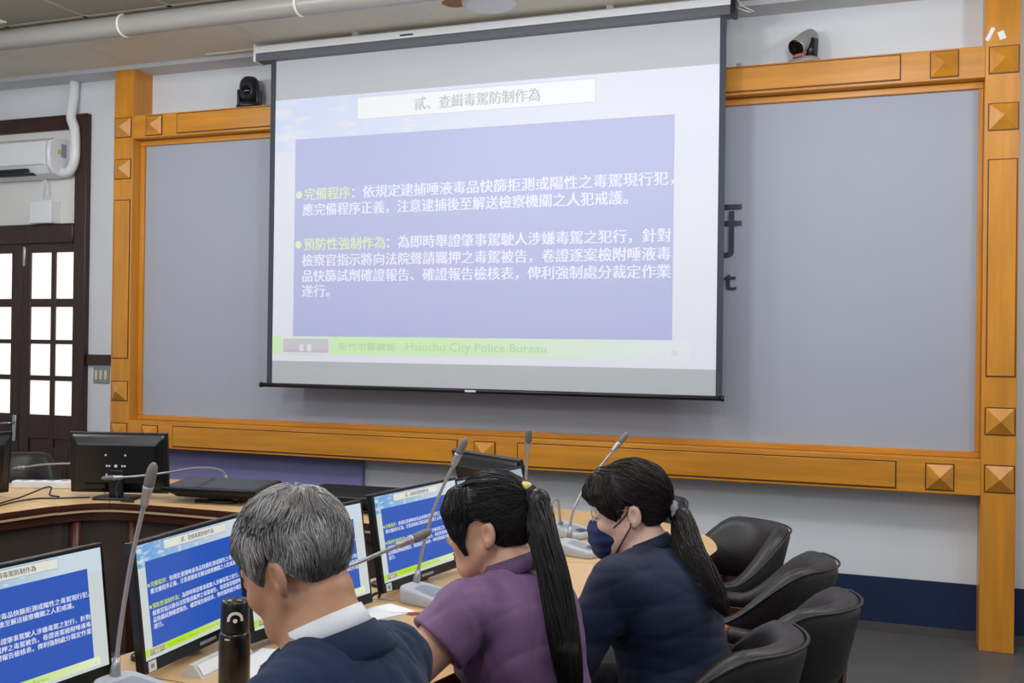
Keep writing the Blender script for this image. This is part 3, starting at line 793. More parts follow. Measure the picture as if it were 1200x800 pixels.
for lc, d, pts, lb in mics: make_mic(lc, math.radians(d), pts, lb)

# ------------------------------------------------------------------ papers, bottle, cables
def paper(pts, label, n=3, name='paper_sheets', h=.0022, cat='paper'):
    b = MB()
    for i in range(n):
        dx, dy = random.uniform(-.006, .006) * (i > 0), random.uniform(-.006, .006) * (i > 0)
        b.prism([(x + dx, y + dy) for x, y in pts], TZ + .0005 + i * h, TZ + .0005 + (i + .85) * h, M['paper'])
    return tag(b.build(name), label, cat)
def quad(cx, cy, w, h, deg):
    a = math.radians(deg); c, s = math.cos(a), math.sin(a)
    return [(cx + x * c - y * s, cy + x * s + y * c) for x, y in ((-w/2, -h/2), (w/2, -h/2), (w/2, h/2), (-w/2, h/2))]
paper(quad(-1.44, 2.17, .15, .22, 8), 'white papers lying below the monitor behind the bottle')
paper(quad(-1.42, 2.68, .12, .20, -25), 'curled white papers lying behind the navy shoulder of the man', n=4)
paper(quad(-1.27, 3.06, .11, .15, 4), 'white notepad lying left of the woman in purple', n=5, name='notepad', cat='notepad')
t = thing('pen', 'red pen lying on the papers by the bottle', 'pen', (-1.43, 2.20, TZ + .011), math.radians(82))
b = MB(); b.lathe([(.001, -.075), (.004, -.062), (.0042, .04)], M['red'], axis='x', n=10); b.build('barrel', t)
b = MB(); b.lathe([(.0045, .04), (.0045, .066), (.002, .07)], M['white_pl'], axis='x', n=10); b.build('cap', t)
t = thing('pen', 'red pen lying on the table beside the microphone base', 'pen', (-1.33, 2.73, TZ + .0055), math.radians(30))
b = MB(); b.lathe([(.001, -.07), (.004, -.058), (.0042, .04)], M['red'], axis='x', n=10); b.build('barrel', t)
b = MB(); b.lathe([(.0045, .04), (.0045, .066), (.002, .07)], M['grey_in'], axis='x', n=10); b.build('cap', t)
t = thing('name_holder', 'low clear acrylic name holder under the monitor behind the bottle', 'name holder', (-1.565, 2.13, TZ), math.radians(92))
b = MB(); b.loft([[(x, -.03, 0), (x, .03, 0), (x, .006, .03), (x, -.006, .03)] for x in (-.11, .11)], M['acrylic'], smooth=False); b.build('holder', t)
b = MB(); b.poly([(-.1, -.0285, .004), (.1, -.0285, .004), (.1, -.011, .028), (-.1, -.011, .028)], M['paper']); b.build('card', t)

t = thing('thermos_bottle', 'black thermos bottle with a white arc mark in front of the grey haired man', 'bottle', (-1.312, 1.842, TZ), math.radians(0))
bd = MB(); bd.lathe([(.028, 0), (.033, .004), (.033, .170), (.0325, .178), (.0295, .184)], M['bottle'], n=36); body = bd.build('body', t)
bl = MB(); bl.lathe([(.0295, .184), (.0305, .188), (.0300, .243), (.028, .251), (.001, .2525)], M['black_pl'], n=36); lid = bl.build('lid', t)
# arc and dot mark, on the lid facing the room
def on_cyl(mb, u, v, r):    # u sideways metres, v height
    a = math.radians(-54) + u / r
    return (r * math.cos(a), r * math.sin(a), v)
b = MB()
for i in range(18):
    a0, a1 = math.radians(-12 + 204 * i / 18), math.radians(-12 + 204 * (i + 1) / 18)
    q = [on_cyl(b, math.cos(a) * r_, .214 + math.sin(a) * r_, .0309) for a, r_ in ((a0, .0115), (a0, .0175), (a1, .0175), (a1, .0115))]
    b.poly(q, M['mark_w'])
for i in range(10):
    a0, a1 = 2 * PI * i / 10, 2 * PI * (i + 1) / 10
    b.poly([on_cyl(b, 0, .2125, .0309), on_cyl(b, math.cos(a0) * .0048, .2125 + math.sin(a0) * .0048, .0309), on_cyl(b, math.cos(a1) * .0048, .2125 + math.sin(a1) * .0048, .0309)], M['mark_w'])
b.build('arc_mark', lid)
b = MB()
for i, (u0, u1) in enumerate(((-.022, -.0195), (-.0185, -.016), (-.015, -.0125), (-.0115, -.0105))):
    b.poly([on_cyl(b, u0, .172, .0333), on_cyl(b, u1, .172, .0333), on_cyl(b, u1, .1755, .0333), on_cyl(b, u0, .1755, .0333)], M['mark_w'])
b.build('size_mark', body)
# loops of cable and a power strip on the far corner
def cable(pts, r, m, label): 
    b = MB(); b.tube(bez(pts, 8), r, m, 7); return tag(b.build('cable'), label, 'cable')
z0 = TZ + .005
cable([(-4.02, 3.72, z0), (-4.06, 3.92, z0 + .01), (-4.09, 4.09, z0 + .03), (-4.07, 4.12, z0 + .03), (-4.02, 4.06, z0 + .004), (-3.95, 4.05, z0)], .004, M['cable_b'], 'black cable looping upward on the far left table corner')
cable([(-3.97, 3.66, z0), (-3.99, 3.82, z0 + .004), (-4.0, 3.96, z0), (-3.94, 4.00, z0), (-3.80, 4.10, z0)], .004, M['cable_b'], 'black cable lying along the edge of the far left table corner')
cable([(-3.60, 4.085, TZ + .11), (-3.60, 4.06, z0 + .05), (-3.57, 4.055, z0 + .005), (-3.50, 4.075, z0)], .004, M['cable_b'], 'black cable hanging behind the upright far monitor')
t = thing('power_strip', 'white power strip lying on the far left table corner', 'power strip', (-4.28, 4.28, TZ), math.radians(22))
b = MB(); b.box(-.16, .16, -.03, .03, 0, .04, M['white_pl'], .006); b.build('body', t)
for x in (-.10, -.03, .04, .11):
    b = MB(); b.box(x - .018, x + .018, -.018, .018, .0395, .0415, M['grey_in'], .001); b.build('socket', t)
t = thing('cable_adapter', 'small black cable box on the table between two lit monitors', 'adapter', (-1.60, 2.76, TZ), 1.4)
b = MB(); b.box(-.06, .06, -.035, .035, 0, .05, M['black_pl'], .006); b.build('case', t)
b = MB(); b.box(-.02, .02, -.0365, -.035, .015, .035, M['white_pl']); b.build('sticker', t)
cable([(-1.52, 2.80, z0), (-1.50, 2.82, z0 + .02), (-1.49, 2.84, z0 + .02), (-1.51, 2.87, z0)], .005, M['cable_b'], 'short black cable below the monitor facing the woman in purple')
# ------------------------------------------------------------------ people: implicit surfaces meshed with surface nets
def V3(*a): return np.array(a, dtype=np.float64)
def smin(a, b, k):
    h = np.clip(.5 + .5 * (b - a) / k, 0, 1); return b * (1 - h) + a * h - k * h * (1 - h)
def smax(a, b, k): return -smin(-a, -b, k)
def ell(P, c, r):
    q = P - V3(*c); r = V3(*r)
    k0 = np.linalg.norm(q / r, axis=1); k1 = np.linalg.norm(q / (r * r), axis=1)
    return np.where(k0 < 1e-6, -r.min(), k0 * (k0 - 1) / np.maximum(k1, 1e-9))
def cap(P, a, b, ra, rb):
    a, b = V3(*a), V3(*b); ba = b - a
    h = np.clip(((P - a) @ ba) / (ba @ ba), 0, 1)
    return np.linalg.norm(P - a - h[:, None] * ba, axis=1) - (ra + (rb - ra) * h)
def chain(P, pts, rad, k=.02):
    d = None
    for i in range(len(pts) - 1):
        c = cap(P, pts[i], pts[i+1], rad[i], rad[i+1]); d = c if d is None else smin(d, c, k)
    return d
def rotm(yaw, pitch=0.0, roll=0.0):
    return np.array((Matrix.Rotation(yaw, 3, 'Z') @ Matrix.Rotation(-pitch, 3, 'X') @ Matrix.Rotation(roll, 3, 'Y')))
def surface_nets(f, lo, hi, res, block=6):
    lo = np.array(lo, float); n = np.ceil((np.array(hi) - lo) / res / block).astype(int) * block
    nb = n // block
    cg = np.stack(np.meshgrid(*[np.arange(k) for k in nb], indexing='ij'), -1).reshape(-1, 3)
    cc = lo + (cg * block + block / 2 - .5) * res
    cv = f(cc)
    act = np.abs(cv) < block * res * 1.25
    F = np.repeat(np.repeat(np.repeat(np.where(cv > 0, 1.0, -1.0).reshape(nb).astype(np.float32), block, 0), block, 1), block, 2)
    off = np.stack(np.meshgrid(*[np.arange(block)] * 3, indexing='ij'), -1).reshape(-1, 3)
    ab = cg[act]
    for s in range(0, len(ab), 4000):
        idx = (ab[s:s+4000, None, :] * block + off[None]).reshape(-1, 3)
        F[idx[:, 0], idx[:, 1], idx[:, 2]] = f(lo + idx * res)
    I = F < 0
    s = np.zeros(tuple(np.array(I.shape) - 1), np.int8)
    for dx in (0, 1):
        for dy in (0, 1):
            for dz in (0, 1): s += I[dx:I.shape[0]-1+dx, dy:I.shape[1]-1+dy, dz:I.shape[2]-1+dz]
    A = (s > 0) & (s < 8)
    cells = np.argwhere(A)
    imap = np.full(A.shape, -1, np.int32); imap[A] = np.arange(len(cells))
    acc = np.zeros((len(cells), 3)); cnt = np.zeros(len(cells))
    cor = [(0,0,0),(1,0,0),(0,1,0),(1,1,0),(0,0,1),(1,0,1),(0,1,1),(1,1,1)]
    val = [F[cells[:,0]+c[0], cells[:,1]+c[1], cells[:,2]+c[2]].astype(float) for c in cor]
    for i in range(8):
        for ax in (1, 2, 4):
            if i & ax: continue
            j = i | ax; a, b_ = val[i], val[j]
            x = (a < 0) != (b_ < 0)
            t = np.where(x, a / np.where(x, a - b_, 1), 0)
            p = np.array(cor[i]) + t[:, None] * (np.array(cor[j]) - np.array(cor[i]))
            acc[x] += p[x]; cnt[x] += 1
    verts = lo + (cells + acc / cnt[:, None]) * res
    faces = []
    for ax in range(3):
        u, v = (ax + 1) % 3, (ax + 2) % 3
        sl0 = [slice(1, -1)] * 3; sl1 = [slice(1, -1)] * 3
        sl0[ax] = slice(0, -1); sl1[ax] = slice(1, None)
        a, b_ = I[tuple(sl0)], I[tuple(sl1)]
        e = np.argwhere(a != b_)
        if not len(e): continue
        o = np.array([1, 1, 1]); o[ax] = 0; e = e + o
        flip = I[e[:,0], e[:,1], e[:,2]]
        def g(du, dv):
            q = e.copy(); q[:, u] += du; q[:, v] += dv; return imap[q[:,0], q[:,1], q[:,2]]
        Q = np.stack([g(-1, -1), g(0, -1), g(0, 0), g(-1, 0)], 1)
        Q[~flip] = Q[~flip][:, ::-1]
        faces.append(Q)
    Fa = np.concatenate(faces); Fa = Fa[(Fa >= 0).all(1)]
    return verts, Fa
def np_mesh(name, verts, faces, mats, parent=None, fmat=None, tint=None, smooth=True):
    me = bpy.data.meshes.new(name)
    k = faces.shape[1]
    me.vertices.add(len(verts)); me.vertices.foreach_set('co', np.asarray(verts, np.float32).ravel())
    me.loops.add(faces.size); me.loops.foreach_set('vertex_index', faces.astype(np.int32).ravel())
    me.polygons.add(len(faces)); me.polygons.foreach_set('loop_start', np.arange(0, faces.size, k, dtype=np.int32))
    for m in mats: me.materials.append(m)
    if fmat is not None: me.polygons.foreach_set('material_index', fmat.astype(np.int32))
    me.polygons.foreach_set('use_smooth', np.full(len(faces), smooth))
    me.update(calc_edges=True)
    if tint is not None:
        at = me.attributes.new('tint', 'FLOAT', 'POINT'); at.data.foreach_set('value', np.asarray(tint, np.float32))
    me.validate()
    o = bpy.data.objects.new(name, me); C.objects.link(o)
    if parent is not None: o.parent = parent
    return o
def sdf_mesh(name, f, lo, hi, res, mats, parent=None, fm=None):
    v, q = surface_nets(f, lo, hi, res)
    fmat = fm(v[q].mean(1)) if fm else None
    return np_mesh(name, v, q, mats, parent, fmat)
def grad(f, P, e=.0015):
    g = np.stack([f(P + V3(e,0,0)) - f(P - V3(e,0,0)), f(P + V3(0,e,0)) - f(P - V3(0,e,0)), f(P + V3(0,0,e)) - f(P - V3(0,0,e))], 1)
    return g / np.maximum(np.linalg.norm(g, axis=1, keepdims=True), 1e-9)
def strands_mesh(name, paths, rad, mat_, parent, tint, sides=3):
    """paths: (n, k, 3)"""
    n, k, _ = paths.shape
    T = np.gradient(paths, axis=1); T /= np.maximum(np.linalg.norm(T, axis=2, keepdims=True), 1e-9)
    ref = np.where(np.abs(T[..., 2:3]) < .9, V3(0, 0, 1), V3(1, 0, 0))
    A = np.cross(T, ref); A /= np.maximum(np.linalg.norm(A, axis=2, keepdims=True), 1e-9); B = np.cross(A, T)
    s = np.linspace(0, 1, k); prof = np.minimum(1, np.minimum(s * 6 + .35, (1 - s) * 3 + .12))
    vs = []
    for j in range(sides):
        a = 2 * PI * j / sides
        vs.append(paths + (A * math.cos(a) + B * math.sin(a)) * (rad * prof)[None, :, None])
    Vt = np.stack(vs, 2)                    # n,k,sides,3
    base = (np.arange(n) * k * sides)[:, None, None] + (np.arange(k - 1) * sides)[None, :, None]
    j = np.arange(sides)[None, None, :]; j2 = (j + 1) % sides
    Fq = np.stack([base + j, base + j2, base + sides + j2, base + sides + j], -1).reshape(-1, 4)
    return np_mesh(name, Vt.reshape(-1, 3), Fq, [mat_], parent, tint=np.repeat(tint, k * sides))
_rng = np.random.default_rng(11)
def folds(P, amp, seed, freq=22.0, aniso=(1, 1, 1), n=7):
    r = np.random.default_rng(seed); out = np.zeros(len(P)); Pw = P * V3(*aniso)
    w = np.stack([np.sin(Pw @ r.normal(0, 9, 3) + r.uniform(0, 6)) for _ in range(3)], 1) * .045
    for i in range(n):
        k = r.normal(0, 1, 3); k = k / np.linalg.norm(k) * freq * r.uniform(.6, 1.6)
        s = np.sin((Pw + w) @ k + r.uniform(0, 6)); out += (1 - np.abs(s)) ** 3 - .25
    return amp * out / n * 2

def skin_mat(name, col, rough=.48):
    m = mat(name, col, rough, noise=.06, nscale=30, bump=.05, bscale=420)
    p = m.node_tree.nodes['Principled BSDF']
    p.inputs['Subsurface Weight'].default_value = .12; p.inputs['Subsurface Radius'].default_value = (.012, .004, .002); p.inputs['Subsurface Scale'].default_value = .6
    return m
def hair_mat(name, c0, c1, rough=.36, spec=.5):
    m = mat(name, c0, rough, spec=spec); nt = m.node_tree; p = nt.nodes['Principled BSDF']
    at = nt.nodes.new('ShaderNodeAttribute'); at.attribute_name = 'tint'
    mx = nt.nodes.new('ShaderNodeMix'); mx.data_type = 'RGBA'
    nt.links.new(at.outputs['Fac'], mx.inputs['Factor']); mx.inputs['A'].default_value = c0; mx.inputs['B'].default_value = c1
    nt.links.new(mx.outputs['Result'], p.inputs['Base Color'])
    return m
def cloth_mat(name, col, rough=.8, noise=.10, nscale=5, bump=.15, bscale=300):
    m = mat(name, col, rough, noise=noise, nscale=nscale, bump=bump, bscale=bscale, spec=.25)
    p = m.node_tree.nodes['Principled BSDF']; p.inputs['Sheen Weight'].default_value = .08
    return m

def head_sdf(Q, fem):
    ax = np.abs(Q[:, 0]); S = np.stack([ax, Q[:, 1], Q[:, 2]], 1)
    d = ell(S, (0, -.012, .036), (.0745, .095, .086))
    d = smin(d, ell(S, (0, .030, -.030), (.062, .060, .084)), .03)
    d = smin(d, ell(S, (0, .047, -.088), (.040 if fem else .046, .040, .030)), .03)          # chin and jaw
    d = smin(d, cap(S, (.052, .0, -.045), (.030, .055, -.093), .020, .018), .025)             # jaw line
    d = smin(d, ell(S, (.034, .062, -.028), (.027, .026, .026)), .02)                          # cheeks
    d = smin(d, ell(S, (0, .077, .022), (.046, .014, .014)), .018)                              # brow
    d = smax(d, -ell(S, (.031, .096, .002), (.019, .014, .0125)), .012)                        # eye hollows
    d = smin(d, ell(S, (.031, .0775, .001), (.0145, .0135, .0125)), .004)                      # lids
    d = smin(d, cap(S, (0, .083, .008), (0, .103, -.029), .007, .0105), .010)                  # nose
    d = smin(d, ell(S, (.011, .094, -.034), (.0085, .010, .0075)), .006)
    d = smin(d, ell(S, (0, .089, -.0605), (.021, .010, .0055)), .006)                           # lips
    d = smin(d, ell(S, (0, .088, -.0705), (.018, .010, .006)), .006)
    d = smax(d, -cap(S, (0, .099, -.0655), (.022, .090, -.0655), .0016, .001), .003)
    # ears
    E = (S - V3(.072, -.012, -.004)); c, s = math.cos(.30), math.sin(.30)
    E = np.stack([E[:, 0] * c + E[:, 1] * s, -E[:, 0] * s + E[:, 1] * c, E[:, 2]], 1)
    ear = ell(E, (.008, -.008, 0), (.0085, .0185, .031)); ear = smin(ear, ell(E, (.004, -.002, -.024), (.007, .010, .011)), .006)
    ear = smax(ear, -ell(E, (.0165, -.005, .002), (.0075, .0095, .017)), .004)
    return smin(d, ear, .006)
def hand_sdf(P, w, yaw, side, curl=.5, dz=0.0):
    """w wrist point, fingers along yaw, palm down"""
    R = rotm(yaw); Q = (P - V3(*w)) @ R; Q = Q * V3(side, 1, 1)       # side +1: thumb at +x
    d = ell(Q, (0, .05, -.004), (.040, .054, .015))
    d = smin(d, ell(Q, (.022, .035, -.010), (.020, .030, .015)), .012)
    fl = [(.030, .072), (.010, .080), (-.011, .074), (-.030, .058)]
    for i, (x, L) in enumerate(fl):
        y0 = .088 - .004 * abs(i - 1)
        p0, a = V3(x, y0, .0), 0.0
        pts = [V3(x * .8, .055, .002), p0]; seg = (.46, .30, .24)
        for s_ in seg:
            a += curl * (.55 if s_ == .46 else .75)
            pts.append(pts[-1] + V3(x * .15, math.cos(a), -math.sin(a)) * L * s_)
        f = chain(Q, pts, [.010, .0096, .0088, .0080, .0068], .004)
        d = smin(d, f, .005)
    th = chain(Q, [V3(.020, .018, -.006), V3(.044, .050, -.012), V3(.050, .078, -.020), V3(.042, .100, -.024)], [.015, .0125, .0105, .008], .006)
    return smin(d, th, .008)

def build_person(p):
    fem = p['fem']
    root_loc, rz = p['loc'], p['rz']
    Hc = V3(*p['head']); HR = rotm(p['hyaw'], p['hpitch'], p.get('hroll', 0))
    toH = lambda P: (P - Hc) @ HR
    fromH = lambda Q: Q @ HR.T + Hc
    N = V3(*p['neck']); SH = p['sh']; hip = V3(*p['hip'])
    L, Rr = {}, {}
    def skin(P):
        d = head_sdf(toH(P), fem)
        nb = fromH(np.array([[0, -.028, -.060]]))[0]
        nr = .050 if fem else .057
        d = smin(d, cap(P, nb, N, nr, nr + .006), .025)
        d = smin(d, cap(P, N, N + V3(0, -.02, -.09), nr + .008, .085), .03)
        for s in (-1, 1):
            sh = V3(s * SH[0], SH[1], SH[2])
            d = smin(d, cap(P, N + V3(s * .03, 0, -.035), sh, .040, .046), .03)
            el, wr = V3(*p['elb'][s]), V3(*p['wri'][s])
            k = p['armr']
            d = smin(d, cap(P, sh, el, .050 * k, .040 * k), .02)
            mid = el + (wr - el) * .35
            d = smin(d, chain(P, [el, mid, wr], [.038 * k, .041 * k, .027], .02), .015)
            dv = wr - el
            d = smin(d, hand_sdf(P, wr, math.atan2(-dv[0], dv[1]), -s, p.get('curl', .5)), .012)
            kn, an = V3(s * .12, hip[1] + .42, .53), V3(s * .13, hip[1] + .42, .10)
            d = smin(d, cap(P, V3(s * .09, hip[1], hip[2]), kn, .075, .052), .03)
            d = smin(d, chain(P, [kn, V3(s * .125, hip[1] + .40, .34), an], [.052, .052, .036], .02), .02)
            d = smin(d, chain(P, [an + V3(0, -.02, -.04), an + V3(0, .08, -.065), an + V3(0, .17, -.075)], [.036, .032, .024], .02), .02)
        b = p['bs']
        d = smin(d, ell(P, hip, (.145 * b, .105 * b, .10)), .04)
        d = smin(d, chain(P, [hip, p['waist'], p['chest'], N + V3(0, -.03, -.07)], [.095 * b, .095 * b, .10 * b, .07], .05), .05)
        return d
    lo = V3(-.48, hip[1] - .25, -.01); hi = V3(.48, max(p['wri'][1][1], p['wri'][-1][1]) + .26, p['head'][2] + .16)
    def fm(c):
        q = toH(c); m = np.zeros(len(c))
        lip = (np.abs(q[:, 0]) < .021) & (q[:, 1] > .086) & (np.abs(q[:, 2] + .066) < .0085)
        m[lip] = 1
        return m
    body = sdf_mesh('person', skin, lo, hi, p['res'], [p['skin'], p['lip']], None, fm)
    body.location = (root_loc[0], root_loc[1], 0); body.rotation_euler = (0, 0, rz)
    tag(body, p['label'], 'person')

    # shirt or jacket
    ct = p['cloth_t']
    def garment(P):
        b = p['bs']
        F = folds(P, .0065, p['seed'], 17, p.get('an', (1, 1, .45)), 4) + folds(P, .0045, p['seed'] + 1, 38, p.get('an', (1, 1, .45)), 4)
        d = ell(P, hip + V3(0, -.01, .04), (.170 * b, .128 * b, .14))
        d = smin(d, ell(P, V3(*p['waist']), (.150 * b, .122 * b, .14)), .05)
        d = smin(d, ell(P, V3(*p['chest']), (.168 * b, .122 * b, .15)), .05)
        if fem:
            S = np.stack([np.abs(P[:, 0]), P[:, 1], P[:, 2]], 1)
            d = smin(d, ell(S, V3(.075, p['chest'][1] + .085, p['chest'][2] - .03), (.062, .062, .062)), .04)
        yo = V3(0, p['neck'][1] - .045, p['neck'][2] - .075)
        d = smin(d, ell(P, yo, (.15 * b, .085, .085)), .05)
        d = smin(d, ell(P, N + V3(0, .012, -.085), (.11, .105, .075)), .04)
        for s in (-1, 1):
            sh = V3(s * SH[0], SH[1], SH[2])
            d = smin(d, cap(P, N + V3(s * .045, -.012, -.03), sh, .050, .060 + ct), .035)
            el, wr = V3(*p['elb'][s]), V3(*p['wri'][s])
            e = p['sleeve']
            if e <= 1: pts, rr = [sh, sh + (el - sh) * e], [.060 + ct, p['slr']]
            else: pts, rr = [sh, el, el + (wr - el) * (e - 1)], [.060 + ct, p['slr'], p['slr'] * .82]
            d = smin(d, chain(P, pts, rr, .02), .03)
        d = d + F
        # trim: sleeve ends, neck hole, bottom hem
        for s in (-1, 1):
            sh, el, wr = V3(s * SH[0], SH[1], SH[2]), V3(*p['elb'][s]), V3(*p['wri'][s]); e = p['sleeve']
            a, bq = (sh, el) if e <= 1 else (el, wr); t = e if e <= 1 else e - 1
            ax = (bq - a) / np.linalg.norm(bq - a); endp = a + (bq - a) * t
            along_ = (P - endp) @ ax
            near = np.linalg.norm(P - endp, axis=1) - .17
            d = smax(d, np.minimum(along_, -near), .006)
            k = p['armr']; ar = .047 * k if e <= 1 else .042 * k
            d = smax(d, -cap(P, endp - ax * .03, endp + ax * .06, ar + .004, ar + .006), .006)
        nb = fromH(np.array([[0, -.028, -.060]]))[0]
        d = smax(d, -cap(P, nb, N + V3(0, .004, .004), p['nh'], p['nh']), .012)
        d = smax(d, (hip[2] - .10) - P[:, 2], .01)
        return d
    g = sdf_mesh(p['gname'], garment, V3(-.50, hip[1] - .30, hip[2] - .13), V3(.50, max(p['wri'][1][1], .45), p['neck'][2] + .08), .0055, [p['cloth']], body)
    if p.get('gcat'): g['label'] = p['gcat']
    # trousers and shoes
    def trousers(P):
        d = ell(P, hip, (.168 * p['bs'], .135, .115))
        for s in (-1, 1):
            kn, an = V3(s * .12, hip[1] + .42, .53), V3(s * .13, hip[1] + .42, .12)
            d = smin(d, cap(P, V3(s * .09, hip[1], hip[2]), kn, .095, .068), .03)
            d = smin(d, cap(P, kn, an, .066, .055), .02)
        return smax(d + folds(P, .004, 5, 24), P[:, 2] - hip[2] - .05, .01)
    sdf_mesh('trousers', trousers, V3(-.3, hip[1] - .2, .04), V3(.3, hip[1] + .55, hip[2] + .1), .008, [p['trs']], body)
    for s in (-1, 1):
        an = V3(s * .13, hip[1] + .42, .10)
        def shoe(P):
            d = chain(P, [an + V3(0, -.035, -.045), an + V3(0, .08, -.06), an + V3(0, .17, -.072)], [.046, .042, .036], .02)
            d = smin(d, cap(P, an + V3(0, -.01, -.04), an + V3(0, 0, 0), .045, .046), .02)
            return smax(d, .004 - P[:, 2], .004)
        sdf_mesh('shoe', shoe, an + V3(-.07, -.12, -.11), an + V3(.07, .24, .06), .006, [M['black_mat']], body)
    # collar
    for ck in ('collar', 'collar2'):
        if not p.get(ck): continue
        c = p[ck]; mb = MB()
        cen = V3(*c['c']); R = rotm(0, c['tilt'])
        prof_ = c['prof']; rings = []
        for i in range(49):
            a = math.radians(c['gap'] + (360 - 2 * c['gap']) * i / 48) + PI / 2
            rings.append([Vector(cen + R @ V3(math.cos(a) * (c['rx'] + r_), math.sin(a) * (c['ry'] + r_), z_)) for r_, z_ in prof_])
        mb.loft(rings, c['mat'])
        mb.build(c.get('name', 'collar'), body)
    # hair
    h = p['hair']
    cols = h['mat']
    cap_f = lambda P: h['solid'](toH(P))
    ext = V3(.14, .16, .16)
    hm = sdf_mesh('hair', lambda Q: h['solid'](Q), V3(-.12, -.15, -.12), V3(.12, .13, .17), .004, [cols], None)
    hm.parent = body
    me = hm.data; vv = np.zeros(len(me.vertices) * 3, np.float32); me.vertices.foreach_get('co', vv)
    me.vertices.foreach_set('co', fromH(vv.reshape(-1, 3).astype(float)).astype(np.float32).ravel())
    at = me.attributes.new('tint', 'FLOAT', 'POINT'); at.data.foreach_set('value', np.full(len(me.vertices), h.get('basetint', .1), np.float32))
    paths, tints, rad = h['strands'](toH, fromH)
    # strands join the hair mesh
    st = strands_mesh('hair_strands', paths, rad, cols, hm, tints)
    if p.get('extra'): p['extra'](body, toH, fromH, HR, Hc, hm)
    # eyes: dark lash line on each lid and brows
    for s in (-1, 1):
        mb = MB(); pts = [Vector(fromH(np.array([[s * x, y, z]]))[0]) for x, y, z in ((.020, .0885, -.003), (.026, .0915, -.0055), (.034, .0905, -.006), (.042, .0845, -.004))]
        mb.tube(pts, [.0006, .0011, .0012, .0006], M['black_mat'], 6); mb.build('eyelash', body)
        mb = MB(); pts = [Vector(fromH(np.array([[s * x, y, z]]))[0]) for x, y, z in ((.014, .0895, .020), (.026, .0885, .0245), (.038, .0825, .0245), (.048, .0735, .019))]
        mb.tube(pts, [.0016, .0026, .0024, .0008], h['brow'], 6); mb.build('eyebrow', body)
    return body

def project(f, P, target, it=4):
    for _ in range(it):
        P = P - (f(P) - target)[:, None] * grad(f, P)
    return P
def grow(f, roots, flow, steps, dl, lift, jitter, clump=0.0):
    """strands crawl over the iso surface of f following a flow field; lift(t) = height over it"""
    n = len(roots); P = roots.copy(); out = []
    ln = dl * _rng.uniform(.75, 1.25, n)
    hj = _rng.uniform(.35, 1.0, n) * (1 + clump * np.sin(np.arctan2(roots[:, 0], roots[:, 2]) * 31 + np.sin(roots[:, 1] * 60)))
    sj = _rng.normal(0, jitter, (n, 3))
    for i in range(steps):
        t = i / (steps - 1)
        g = grad(f, P)
        P = P - (f(P) - lift(t) * hj)[:, None] * g
        out.append(P.copy())
        d = flow(P) + sj + _rng.normal(0, jitter * .4, (n, 3))
        d = d - (d * g).sum(1, keepdims=True) * g
        d /= np.maximum(np.linalg.norm(d, axis=1, keepdims=True), 1e-6)
        P = P + d * ln[:, None]
    return np.stack(out, 1)
def surf_points(f, n, cond, lo=(-.11, -.14, -.11), hi=(.11, .13, .16)):
    out = []
    tot = 0
    while tot < n:
        c = _rng.normal(0, 1, (n * 3, 3)); c = c / np.linalg.norm(c, axis=1, keepdims=True) * .13 + V3(0, -.01, .02)
        c = project(f, c, 0.0, 6)
        k = cond(c) & (np.abs(f(c)) < .002)
        out.append(c[k]); tot += k.sum()
    return np.concatenate(out)[:n]
def bundle(pts, rad, n, k, twist=.0, taper=True, wav=.0, seed=3):
    """n strands inside a tapering tube round the spline pts"""
    r = np.random.default_rng(seed)
    cu = np.array([list(q) for q in bez(pts, max(2, (k * 2) // (len(pts) - 1)))])
    s = np.linspace(0, len(cu) - 1, k); i0 = np.minimum(s.astype(int), len(cu) - 2); fr = (s - i0)[:, None]
    cl = cu[i0] * (1 - fr) + cu[i0 + 1] * fr
    rr = np.interp(np.linspace(0, 1, k), np.linspace(0, 1, len(rad)), rad)
    T = np.gradient(cl, axis=0); T /= np.linalg.norm(T, axis=1, keepdims=True)
    A = np.cross(T, V3(1, 0, 0.01)); A /= np.linalg.norm(A, axis=1, keepdims=True); B = np.cross(A, T)
    ang = r.uniform(0, 2 * PI, n); rd = np.sqrt(r.uniform(.05, 1, n))
    e = r.uniform(.82, 1.02, n)
    out = np.zeros((n, k, 3))
    tt = np.linspace(0, 1, k)
    ph = r.uniform(0, 6, n); 
    for j in range(k):
        a = ang + twist * tt[j] + wav * np.sin(tt[j] * 9 + ph)
        idx = np.minimum(k - 1, tt[j] * e * (k - 1)); ii = np.minimum(idx.astype(int), k - 2); f_ = (idx - ii)[:, None]
        c = cl[ii] * (1 - f_) + cl[ii + 1] * f_; rj = rr[ii] * (1 - f_[:, 0]) + rr[ii + 1] * f_[:, 0]
        out[:, j] = c + (A[ii] * np.cos(a)[:, None] + B[ii] * np.sin(a)[:, None]) * (rj * rd)[:, None]
    return out

SK_M = skin_mat('skin_tan', srgb(196, 146, 116)); SK_F = skin_mat('skin_fair', srgb(208, 160, 132)); SK_F2 = skin_mat('skin_pale', srgb(226, 186, 168))
LIP = skin_mat('lip_skin', srgb(170, 104, 96))
H_GREY = hair_mat('grey_hair', srgb(84, 80, 78), srgb(204, 201, 200), .42)
H_BLACK = hair_mat('black_hair', srgb(11, 10, 11), srgb(36, 30, 30), .40, .4)
H_DARK = hair_mat('dark_brown_hair', srgb(15, 12, 12), srgb(54, 40, 36), .40, .4)

